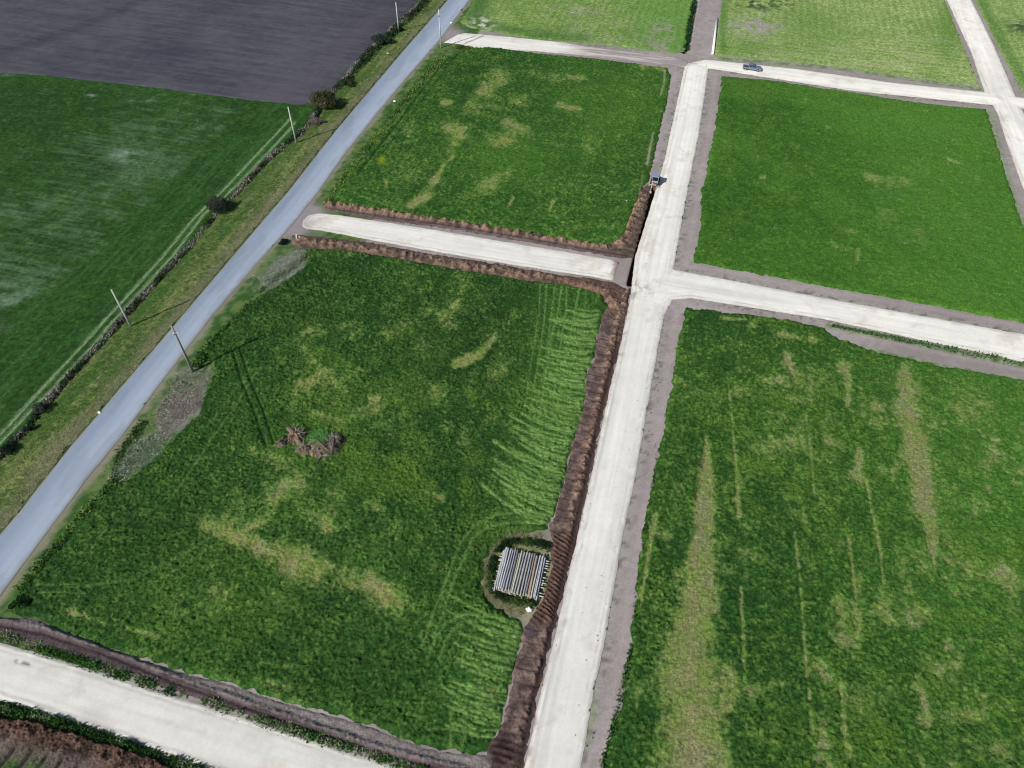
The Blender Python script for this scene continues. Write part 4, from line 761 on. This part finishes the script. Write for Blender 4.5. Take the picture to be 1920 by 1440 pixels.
scrub('weeds', [(270,790),(225,850),(214,905),(150,975),(100,1035),(40,1110)], [0.9, 1.1, 1.4], 80, 0.5, [S(38,74,28), S(66,112,38), S(92,124,52)], 'bright weeds between the near sealed road and the large crop lot', 'weeds', 0.28, 2.2, 0.34, 7, 0.4)
scrub('weeds', [(620,382),(640,345),(690,280),(740,215),(800,140),(832,105)], 1.6, 45, 0.5, [S(48,84,34), S(94,128,44), S(110,134,60)], 'yellowish weeds between the sealed road and the upper crop lot', 'weeds', 0.34, 2.2, 0.36, 8, 0.4)
scrub('weeds', [(1560,612),(1640,628),(1760,652),(1920,682),(1990,696)], [0.3, 0.9, 1.2], 60, 0.4, [S(44,84,40), S(90,116,72), S(60,98,52)], 'dark green weed strip below the right hand gravel road', 'weeds', 0.34, 2.4, 0.38, 9, 0.4)
scrub('weeds', [(1238,840),(1222,930),(1205,1040),(1194,1140),(1180,1240),(1150,1360),(1130,1440)], 0.45, 60, 0.4, [S(30,62,28), S(50,90,36), S(74,104,52)], 'ragged fringe of weeds along the left edge of the patchy crop lot', 'weeds', 0.26, 1.5, 0.42, 10, 0.4)
scrub('weeds', [(1302,0),(1294,40),(1286,94)], 0.9, 60, 0.6, [S(24,50,30), S(40,76,36)], 'dark weeds in the ditch beside the unfinished dirt road', 'weeds', 0.4, 2.5, 0.34, 11, 0.4)
ring = [(1022,1008),(985,1003),(950,1004),(926,1028),(911,1062),(909,1095),(916,1120),(945,1141),(985,1150)]
scrub('dry_weeds', ring, 0.8, 150, 0.3, [S(96,108,62), S(128,130,92), S(142,138,104)], 'outer ring of pale dry weeds around the log stack', 'weeds', 0.22, 1.0, 0.34, 12, 0.22, 0.5)
ring2 = [(1034,1030),(1020,1022),(985,1014),(955,1016),(936,1030),(924,1060),(920,1092),(930,1112),(955,1124),(985,1130),(1008,1130)]
scrub('weeds', ring2, 0.75, 420, 0.75, [S(20,38,22), S(34,62,28), S(48,82,32), S(82,104,48)], 'dark leafy weeds growing right against the log stack', 'weeds', 0.20, 1.1, 0.30, 13, 0.35)

# dried weed heaps beside the sealed road
def heap(px, py, poly, h, cols, label, n, seed):
    P0 = WP(poly); c = P0.mean(0); lo, hi = P0.min(0), P0.max(0); rng = np.random.default_rng(seed); Q = rng.uniform(lo-1.5, hi+1.5, (n, 2)); s, _ = sdpoly(Q, P0); Q = Q[s < (fbm(Q, 1.2, seed, 3)-0.42)*4.5+rng.normal(0, 0.35, len(Q))]; s, _ = sdpoly(Q, P0)
    z = h*ss(0, 1.6, -s)*(0.3+fbm(Q, 1.6, seed+3, 3))*rng.random(len(Q)); ci = rng.integers(0, len(cols), len(Q)); k = fbm(Q, 1.1, seed+5, 3); C0 = np.array(cols)[ci]; C0 = mix(C0, cols[0][None], ss(0.55, 0.4, k)*0.5)
    V, F, C = leaf_faces(Q, z, 0.34, C0*1.45, 1.0, 0.16, 0.5, 0.3); V -= np.array([c[0], c[1], 0]); o = mesh_obj('weed_heap', V, [F], M_LEAF, cols=C); o.location = (c[0], c[1], 0.03); return tag(o, label, 'weed heap', 'heaps of dried weeds beside the sealed road')
heap(535, 505, [(500,500),(520,484),(548,474),(578,474),(576,492),(556,510),(528,532),(500,545),(486,540),(488,520)], 0.5, [S(78,104,66), S(132,138,128), S(156,158,150), S(100,104,92)], 'greyish dried weed heap below the culvert at the road corner', 9000, 1)
heap(345, 745, [(318,748),(334,738),(372,730),(382,742),(380,762),(352,782),(330,792),(308,812),(296,800),(300,770)], 0.6, [S(112,100,98), S(142,132,132), S(162,154,150), S(92,84,80), S(84,104,62)], 'pinkish brown dried heap below the tallest pole', 12000, 2)
heap(360, 705, [(330,705),(350,694),(372,702),(398,712),(394,728),(370,732),(340,730),(322,735)], 0.4, [S(70,98,50), S(128,128,118), S(146,140,130), S(94,104,78)], 'greenish grey dried heap right at the foot of the tallest pole', 6500, 3)
heap(250, 860, [(216,900),(222,868),(240,848),(262,842),(285,825),(300,808),(318,815),(300,840),(272,868),(248,884),(226,905)], 0.5, [S(56,88,46), S(128,134,120), S(150,150,142), S(84,106,70)], 'greenish dried heap at the lower end of the row of heaps', 10000, 4)

# ------------------------------------------------------------------ log stack
TLc, TRc, BRc, BLc = [W(*q, 1.15) for q in ((946,1022),(1024,1042),(1004,1122),(928,1104))]
mid = (TLc+TRc+BRc+BLc)/4; ax = ((TLc+TRc)-(BLc+BRc))/2; LL = np.linalg.norm(ax); ax = ax/LL; px_ = ((TRc+BRc)-(TLc+BLc))/2; WW = np.linalg.norm(px_); ang = math.atan2(ax[1], ax[0])
M_LOGS = [plain('log_grey', (0.28, 0.29, 0.32), 0.85, 0.2, vary=0.2, scale=3), plain('log_light', (0.42, 0.43, 0.44), 0.85, 0.2, vary=0.2, scale=3), plain('log_brown', (0.36, 0.25, 0.17), 0.9, 0.2, vary=0.2, scale=3), plain('log_dark', (0.20, 0.205, 0.24), 0.9, 0.2, vary=0.25, scale=3), plain('log_olive', (0.33, 0.33, 0.26), 0.9, 0.2, vary=0.2, scale=3)]
M_WOODEND = plain('log_end', (0.48, 0.38, 0.27), 0.9, 0.1)
def log(name, r0, r1, L, mat, loc, rot_, rr, ends=True):
    root = empty(name, loc); root.rotation_euler = rot_
    pts = [(L*(t-0.5), 0.02*math.sin(5*t+rr.random()*6), 0.015*math.sin(4*t+rr.random()*6)) for t in np.linspace(0, 1, 6)]
    MB().tube(pts, [r0+(r1-r0)*t for t in np.linspace(0, 1, 6)], 10, False).build('shaft', mat, root, smooth=True)
    MB().tube([pts[0], (pts[0][0]+0.01, pts[0][1], pts[0][2])], r0*0.99, 10).build('cut_end', M_WOODEND, root)
    MB().tube([(pts[-1][0]-0.01, pts[-1][1], pts[-1][2]), pts[-1]], r1*0.99, 10).build('cut_end', M_WOODEND, root)
    return root
rr = random.Random(11)
def stack_log(u, v, z, r0, r1, L, mat, cross=False, tilt=0.0):
    """u across the stack, v along the logs"""
    pr = np.array([ax[1], -ax[0]]); c = mid+pr*u+ax*v
    return log('log', r0, r1, L, mat, (c[0], c[1], z), (0, 0, ang+(math.pi/2 if cross else 0)+tilt), rr)
nlog = 25
for k in range(nlog):       # lower layer
    if k % 2 == 0 or k in (1, nlog-2):
        o = stack_log((k/(nlog-1)-0.5)*WW*0.98, rr.uniform(-0.15, 0.15), 0.16, 0.13, 0.11, LL*0.98, M_LOGS[rr.choice([0, 3])])
        tag(o, 'weathered log in the bottom layer of the stack', 'log', 'logs in the bottom layer')
for k in range(16):         # cross posts whose pale ends stick out
    v = (k/15-0.5)*LL*0.86+rr.uniform(-.1, .1)
    o = stack_log(rr.uniform(-0.30, 0.30), v, 0.40, 0.085, 0.085, WW+0.45+rr.uniform(0, 0.7), M_LOGS[1], True)
    tag(o, 'whitish cross post under the top logs, its ends showing at the sides of the stack', 'post', 'cross posts in the log stack')
top_mats = [1,1,0,3,0,1,0,3,4,4,4,0,3,1,0,0,3,0,2,2,0,3,1,0,1]
for k in range(nlog):
    u = (k/(nlog-1)-0.5)*WW; v = rr.uniform(-0.22, 0.22)-0.012*(k-12)*0
    o = stack_log(u, v, 0.60+0.04*rr.random(), 0.125+0.02*rr.random(), 0.105, LL*rr.uniform(0.93, 1.0), M_LOGS[top_mats[k]], tilt=rr.uniform(-0.012, 0.012)+(math.pi if rr.random() < 0.5 else 0))
    if k == 0: tag(o, 'leftmost pale log in the top layer of the stack', 'log', 'logs in the upper layers')
    elif k == nlog-1: tag(o, 'rightmost pale grey log in the top layer, nearest the soil bank', 'log', 'logs in the upper layers')
    else: tag(o, 'brownish log in the top layers of the stack' if top_mats[k] == 2 else 'grey weathered log in the top layers of the stack', 'log', 'logs in the upper layers')
for u, v, m in [(-2.6,.1,1),(-2.25,.2,1),(-1.9,0,0),(-1.5,.15,0),(-1.15,.2,3),(-.5,-.1,1),(-.1,0,4),(.35,.05,0),(.8,-.1,4),(1.2,0,0),(1.55,.1,3),(2.0,-.1,2),(2.4,0,1),(2.9,.15,1)]:
    o = stack_log(u*WW/6.4, v, 0.83+0.03*rr.random(), 0.12, 0.10, LL*rr.uniform(0.9, 1.0), M_LOGS[m], tilt=rr.uniform(-0.02, 0.02)); tag(o, 'brownish log in the top layers of the stack' if m == 2 else 'grey weathered log in the top layers of the stack', 'log', 'logs in the upper layers')

# ------------------------------------------------------------------ uprooted stumps and brush heap
def lump(name, rx, ry, h, mat, parent, seed, cols, n=40, loc=(0, 0, 0)):
    X, Y = np.meshgrid(np.linspace(-1, 1, n), np.linspace(-1, 1, n)); P = np.c_[X.ravel()*rx, Y.ravel()*ry]; r = np.sqrt(X.ravel()**2+Y.ravel()**2)
    nn = fbm(P+seed*9.0, 0.9, seed, 4, 0.65); z = h*np.clip(1-r**1.8, -0.1, 1)*(0.35+1.2*nn)-0.05; k = (r < 1.04); idx = np.full(n*n, -1); idx[k] = np.arange(k.sum())
    j, i = np.meshgrid(np.arange(n-1), np.arange(n-1), indexing='ij'); a = (j*n+i).ravel(); F = np.c_[a, a+1, a+n+1, a+n]; F = F[(k[F]).all(1)]; F = idx[F]
    C = mix(cols[0][None], cols[1][None], ss(0.35, 0.65, fbm(P+seed*5.0, 0.6, seed+2, 3))); V = np.c_[P+np.array(loc[:2]), z+loc[2]]
    o = mesh_obj(name, V[k], [F], mat, parent, C[k]); return o
def roots(mb, cx, cy, cz, n, reach, r, rng, up=0.5, spread=math.pi*2, a0=0.0):
    for k in range(n):
        a = a0+rng.uniform(-spread/2, spread/2); e = rng.uniform(-0.3, 1.0)*up; L = reach*rng.uniform(0.4, 1.0); p = np.array([cx, cy, cz]); d = np.array([math.cos(a), math.sin(a), e]); d /= np.linalg.norm(d); pts = [tuple(p)]
        for q in range(5):
            d = d+np.array([rng.normal(0, .35), rng.normal(0, .35), rng.normal(-.08, .3)]); d /= np.linalg.norm(d); p = p+d*L/5; p[2] = max(p[2], 0.05); pts.append(tuple(p))
        rad = r*rng.uniform(0.5, 1.15); mb.tube(pts, [rad*(1-0.16*q) for q in range(6)], 5)
def stump(px, py, sc, label, seed):
    root = empty('uprooted_stump', at(px, py), seed*1.3); tag(root, label, 'tree stump', 'uprooted stumps in the crop lot'); rng = random_np = np.random.default_rng(seed)
    class G:  # numpy generator with uniform/normal
        uniform = rng.uniform; normal = rng.normal
    lump('root_ball', 1.0*sc, 0.85*sc, 0.9*sc, M_SOIL, root, 60+seed, (S(66,54,46), S(136,118,100)))
    mb = MB(); roots(mb, 0, 0, 0.5*sc, 48, 1.4*sc, 0.05*sc, G, 0.9); mb.build('roots', M_ROOT, root, smooth=True)
    MB().tube([(0,0,0.3*sc),(0.35*sc,0.1,0.55*sc),(0.9*sc,0.2*sc,0.75*sc)], [0.30*sc,0.24*sc,0.19*sc], 10).build('trunk', M_BARK, root, smooth=True)
stump(528, 834, 1.15, 'small uprooted stump, farthest left of the stump pile', 1)
stump(558, 822, 2.0, 'reddish uprooted stump between the small one and the weedy brush heap', 2)
stump(572, 846, 1.5, 'low pale uprooted stump against the lower left of the brush heap', 3)
bh = empty('brush_heap', at(600, 838), 0.2); tag(bh, 'large heap of grey branches, soil and green weeds in the big crop lot', 'brush heap')
class G5: _r = np.random.default_rng(5); uniform = _r.uniform; normal = _r.normal
lump('soil_mound', 2.6, 2.8, 1.3, M_SOIL, bh, 77, (S(92,82,60), S(150,134,112)), 60)
mb = MB(); roots(mb, 1.6, -0.2, 0.7, 90, 2.6, 0.07, G5, 0.8); roots(mb, -0.4, 0.0, 1.0, 40, 2.6, 0.05, G5, 0.3); roots(mb, 2.4, 1.2, 1.0, 50, 1.8, 0.08, G5, 1.0); roots(mb, 1.9, 1.3, 0.8, 30, 2.0, 0.09, G5, 0.9); roots(mb, -1.6, -1.2, 0.5, 40, 1.8, 0.05, G5, 0.5); roots(mb, 0.4, -1.4, 0.8, 45, 2.2, 0.05, G5, 0.5); roots(mb, 1.1, -2.0, 0.4, 24, 2.1, 0.06, G5, 0.5); mb.build('branches', M_ROOT, bh, smooth=True)
MB().tube([(0.9,-2.2,0.5),(0.2,-3.6,0.25),(-0.7,-4.9,0.12)], [0.16,0.10,0.05], 7).tube([(2.4,-1.6,0.5),(0.6,-0.4,1.5),(-0.2,0.2,1.5)], [0.12,0.12,0.08], 7).tube([(1.9,1.8,0.8),(2.4,0.4,1.4),(2.2,-1.0,0.9)], [0.2,0.18,0.12], 8).build('fallen_trunk', M_BARK, bh, smooth=True)
rg = np.random.default_rng(9); q = rg.normal(size=(3800, 2))*np.array([0.95, 0.8])+np.array([0.0, 1.4]); q2 = rg.normal(size=(1100, 2))*0.6+np.array([-1.9, -2.4]); q = np.r_[q, q2]; zz = np.clip(1.35-0.16*((q-np.array([0, 1]))**2).sum(1), 0.05, 2)*rg.uniform(0.5, 1.15, len(q))
V, F, C = leaf_faces(q, zz, 0.24, np.tile(S(76,134,62), (len(q), 1)), 1.0, 0.4, 0.4, 0.35); mesh_obj('weeds', V, [F], M_LEAF, bh, C)
q = rg.normal(size=(2600, 2))*np.array([0.8, 1.0])+np.array([2.1, 0.6]); zz = np.clip(1.2-0.12*((q-np.array([1.6, 0.4]))**2).sum(1), 0.05, 2)*rg.uniform(0.3, 1.1, len(q))
V, F, C = leaf_faces(q, zz, 0.3, np.tile(S(92,88,82), (len(q), 1)), 1.0, 0.12, 0.4, 0.5); mesh_obj('dead_twigs', V, [F], M_LEAF, bh, C)

# ------------------------------------------------------------------ pickup truck
M_PAINT = plain('car_paint', (0.16, 0.20, 0.28), 0.3, 0.5, 0.3, vary=0.03, coat=0.6); M_GLASS = plain('car_glass', (0.01, 0.02, 0.04), 0.08, 0.8, vary=0.02); M_DARK = plain('dark_plastic', (0.03, 0.03, 0.035), 0.7, 0.3)
M_LAMP = plain('lamp_lens', (0.75, 0.75, 0.72), 0.15, 0.6, vary=0.02); M_RED = plain('red_lens', (0.35, 0.02, 0.02), 0.2, 0.5, vary=0.02); M_RIM = plain('rim_alloy', (0.5, 0.5, 0.52), 0.35, 0.5, 0.8)
dirr = W(1488,139)-W(1345,122); tr = empty('pickup_truck', at(1409, 132, 0.16), math.atan2(dirr[1], dirr[0])); tag(tr, 'dark blue grey double cab pickup truck on the upper gravel road', 'pickup truck')
b = MB(); b.prism([(-2.6,.55),(-2.6,1.02),(-1.0,1.05),(-1.0,.55)], -.9, -.80).prism([(-2.6,.55),(-2.6,1.02),(-1.0,1.05),(-1.0,.55)], .80, .9).box(-2.6,-2.52,-.80,.80,.55,1.0).box(-2.52,-1.0,-.80,.80,.5,.62); b.build('cargo_bed', M_PAINT, tr, bevel=0.02)
b = MB(); n0 = [(-1.0,.42),(-1.0,1.08),(.95,1.10),(1.9,1.06),(2.45,.95),(2.6,.80),(2.6,.42)]; b.prism(n0, -.91, .91); b.build('body', M_PAINT, tr, bevel=0.05)
b = MB(); V = [(-1.0,-.86,1.08),(1.05,-.86,1.10),(1.05,.86,1.10),(-1.0,.86,1.08),(-.82,-.66,1.72),(.25,-.66,1.74),(.25,.66,1.74),(-.82,.66,1.72)]; b.add(V, [(3,2,1,0),(4,5,6,7),(0,1,5,4),(1,2,6,5),(2,3,7,6),(3,0,4,7)]); cab = b.build('cab', M_PAINT, tr, bevel=0.04)
def quad_on(a, b_, c, d, off, name, mat, par, sh=0.12):
    P = [Vector(p) for p in (a, b_, c, d)]; ce = sum(P, Vector())/4; n = (P[1]-P[0]).cross(P[2]-P[0]).normalized(); P = [ce+(p-ce)*(1-sh)+n*off for p in P]; Q_ = [p-n*0.03 for p in P]
    m = MB(); m.add([tuple(p) for p in P+Q_], [(0,1,2,3),(7,6,5,4),(0,4,5,1),(1,5,6,2),(2,6,7,3),(3,7,4,0)]); return m.build(name, mat, par)
quad_on(V[1],V[2],V[6],V[5],.025,'windscreen',M_GLASS,cab,.1); quad_on(V[3],V[0],V[4],V[7],.025,'rear_window',M_GLASS,cab,.16)
for s_ in (0, 1):
    lo0, lo1, hi0, hi1 = (V[0],V[1],V[4],V[5]) if s_ == 0 else (V[3],V[2],V[7],V[6])
    L_ = lambda p, q_, t: tuple(np.array(p)*(1-t)+np.array(q_)*t)
    for t0, t1 in ((0.03, 0.42), (0.46, 0.96)):
        a_, b_, c_, d_ = L_(lo0,lo1,t0), L_(lo0,lo1,t1), L_(hi0,hi1,t1), L_(hi0,hi1,t0)
        quad_on(*((a_, b_, c_, d_) if s_ == 0 else (b_, a_, d_, c_)), .022, 'side_window', M_GLASS, cab, .14)
for x in (-1.75, 1.65):
    for y in (-.80, .80):
        wl = MB().tube([(x,y-.12,.38),(x,y+.12,.38)], .38, 20).build('wheel', M_RUBBER, tr); MB().tube([(x,y-.135,.38),(x,y+.135,.38)], .22, 14).build('rim', M_RIM, wl)
MB().box(2.58,2.72,-.85,.85,.40,.62).build('front_bumper', M_DARK, tr, bevel=.02); MB().box(-2.74,-2.6,-.82,.82,.42,.58).build('rear_bumper', M_STEEL, tr, bevel=.02); MB().box(2.5,2.64,-.42,.42,.66,.86).build('grille', M_DARK, tr)
for y in (-.7, .7):
    MB().box(2.46,2.62,y-.17,y+.17,.70,.86).build('headlight', M_LAMP, tr); MB().box(-2.64,-2.59,y-.14+.05*np.sign(y),y+.14+.05*np.sign(y),.68,.96).build('tail_light', M_RED, tr); MB().box(.80,.95,y*1.28-.12,y*1.28+.12,1.12,1.28).build('mirror', M_DARK, tr)
MB().box(-2.45,-1.1,-.74,.74,.63,.68).build('bed_liner', M_DARK, tr)

# ------------------------------------------------------------------ digger on the trench
M_CREAM = plain('digger_paint', (0.36, 0.33, 0.27), 0.5, 0.4, vary=0.1); M_ROOF = plain('digger_roof', (0.20, 0.26, 0.38), 0.4, 0.4, vary=0.05); M_HOOD = plain('digger_hood', (0.22, 0.25, 0.30), 0.5, 0.4, vary=0.1)
tdir = TRENCH[0]-TRENCH[2]; tdir = tdir/np.linalg.norm(tdir)
dg = empty('backhoe', at(1227, 347), math.atan2(tdir[1], tdir[0])); tag(dg, 'small backhoe digger with a bluish cab roof at the upper end of the open trench', 'digger')
MB().box(-.6,2.2,-.45,.45,.6,1.0,b=.05).build('chassis', M_CREAM, dg, bevel=.02); MB().box(.75,2.3,-.38,.38,1.0,1.45,.05,.05,.06).build('hood', M_HOOD, dg, bevel=.03)
cb = MB(); cb.box(-.75,.75,-.72,.72,1.0,1.5)
for x in (-.72,.72):
    for y in (-.68,.68): cb.box(x-.04,x+.04,y-.04,y+.04,1.5,2.6)
cb = cb.build('cab', M_CREAM, dg); MB().box(-.68,.68,-.66,.66,1.5,2.58).build('window', M_GLASS, cb)
MB().box(-.95,.95,-.85,.85,2.6,2.72,.04,.04,.04).build('roof', M_ROOF, dg, bevel=.02)
for x, r, w2 in ((0, .72, .2), (1.85, .45, .15)):
    for y in (-.82,.82):
        wl = MB().tube([(x,y-w2,r),(x,y+w2,r)], r, 20).build('wheel', M_RUBBER, dg); MB().tube([(x,y-w2-.01,r),(x,y+w2+.01,r)], r*.5, 12).build('rim', M_CREAM, wl)
MB().box(2.2,3.0,-.12-.5,-.0-.5,.35,.75).box(2.2,3.0,.4,.52,.35,.75).build('loader_arm', M_CREAM, dg); MB().prism([(2.9,.1),(3.7,.08),(3.75,.16),(3.1,.25),(3.05,.8),(2.95,.8)], -.95, .95).build('loader_bucket', M_STEEL, dg)
for y in (-1, 1): MB().tube([(-.95,y*.4,.9),(-1.05,y*1.25,.35),(-1.05,y*1.3,.08)], .09, 6).box(-1.25,-.85,y*1.3-.2,y*1.3+.2,.02,.1).build('stabiliser', M_CREAM, dg)
MB().box(-1.05,-.8,-.5,.5,.5,1.1).build('swing_frame', M_CREAM, dg, bevel=.03)
boom = MB().tube([(-1.0,.1,.9),(-1.9,.25,2.0),(-2.9,.4,2.15)], [.16,.17,.12], 4).build('boom', M_CREAM, dg); MB().tube([(-2.75,.4,2.25),(-3.3,.48,1.2),(-3.5,.5,.35)], [.12,.11,.09], 4).build('stick', M_CREAM, boom)
MB().tube([(-1.2,.1,1.2),(-2.4,.32,2.3)], .05, 6).build('hydraulic_ram', M_STEEL, boom); MB().prism([(-3.6,.4),(-3.3,.35),(-3.1,-.1),(-3.4,-.35),(-3.75,-.1)], .25, .75).build('digging_bucket', M_STEEL, dg)

# ------------------------------------------------------------------ small things
p0, p1 = W(1336,103), W(1344,36); L = np.linalg.norm(p1-p0); pp = MB().tube([(0,0,.3),(L*.5,0,.3),(L,0,.3)], .36, 14).build('white_pipe', M_WHITE, smooth=True); pp.location = (p0[0], p0[1], 0); pp.rotation_euler = (0, 0, math.atan2(*(p1-p0)[::-1])); tag(pp, 'long white pipe lying beside the unfinished dirt road', 'pipe')
def sack(px, py, s_, label, grp=None):
    rg = np.random.default_rng(int(px)); bm = bmesh.new(); bmesh.ops.create_icosphere(bm, subdivisions=3, radius=1.0)
    for v in bm.verts:
        k = 1+0.22*math.sin(v.co.x*5+px)*math.cos(v.co.y*4+py)+0.12*math.sin(v.co.z*9+px); v.co = Vector((v.co.x*k*s_, v.co.y*k*s_*0.8, (v.co.z*k*0.5+0.45)*s_))
    me = bpy.data.meshes.new('plastic_bag'); bm.to_mesh(me); bm.free(); me.materials.append(M_WHITE); o = bpy.data.objects.new('plastic_bag', me); COL.objects.link(o); o.location = at(px, py, 0.02); tag(o, label, 'bag', 'white plastic bags lying about')
sack(992, 1144, .42, 'crumpled white bag below the log stack beside the soil bank'); sack(187, 774, .28, 'white bag on the left edge of the sealed road'); sack(1175, 377, .34, 'white bag in the upper crop lot, left of the digger')
sack(163, 673, .28, 'white bag caught in the scrub line'); sack(740, 191, .38, 'white bag on the grass beside the far sealed road'); sack(846, 44, .38, 'white bag in the weeds right of the far sealed road')
sack(727, 101, .30, 'white bag in the undergrowth by the wide dark bush')
# culvert end
cv = empty('culvert', at(557, 448), R(-60)); tag(cv, 'grey concrete culvert end with a dark pipe opening at the road corner', 'culvert')
MB().box(-.75,-.42,-.15,.15,-.3,.75).box(.42,.75,-.15,.15,-.3,.75).box(-.42,.42,-.15,.15,.55,.75).build('headwall', M_CONC, cv, bevel=.02)
MB().tube([(0,-.14,.15),(0,.9,.15)], .40, 16, False).build('pipe', M_CONC, cv); MB().box(-.41,.41,.75,.8,-.25,.54).build('pipe_shade_plate', M_DARK, cv)  # dark plate closing the pipe stands in for the shade inside it
# loose stones and clods on the roads
rg = np.random.default_rng(21); mb = MB(); cp = []
for line, n, sp, mn in [([(1192,483),(1165,654),(1110,900),(1064,1095),(1012,1312)], 45, .9, .6), ([(1240,587),(1215,700),(1180,900),(1158,1000),(1120,1200),(1090,1400)], 26, 1.8, .5), ([(1148,540),(1120,524),(950,498),(640,446)], 60, .5, .6), ([(1150,482),(900,440),(620,398)], 60, .4, .6), ([(1150,900),(1120,1100),(1070,1400)], 22, 2.5, .8), ([(1240,600),(1232,700),(1210,860)], 50, 1.6, .6), ([(0,1330),(380,1445)], 40, .5, .6)]:
    Pp, _, _ = stripe_points(line, sp, n, 1, rg); cp += [(p[0], p[1]) for p in Pp]
for x, y in cp+[tuple(W(1099,1103)), tuple(W(1192,857)), tuple(W(1139,758)), tuple(W(1203,1000))]:
    r = rg.uniform(.04, .12); bm_ = [(x+r*math.cos(a)*rg.uniform(.7,1.2), y+r*math.sin(a)*rg.uniform(.7,1.2), .08) for a in np.linspace(0, 5.2, 6)]; tp = [(x+(q_[0]-x)*.6, y+(q_[1]-y)*.6, .12+r*.9) for q_ in bm_]
    mb.add(bm_+tp, [tuple(range(6))[::-1], tuple(range(6, 12))]+[(k, (k+1) % 6, (k+1) % 6+6, k+6) for k in range(6)])
tag(mb.build('loose_clods', plain('clod', (0.13, 0.105, 0.09), 0.95, 0.1, vary=0.4)), 'loose dark clods scattered on the pale gravel roads', 'clods', kind='stuff')
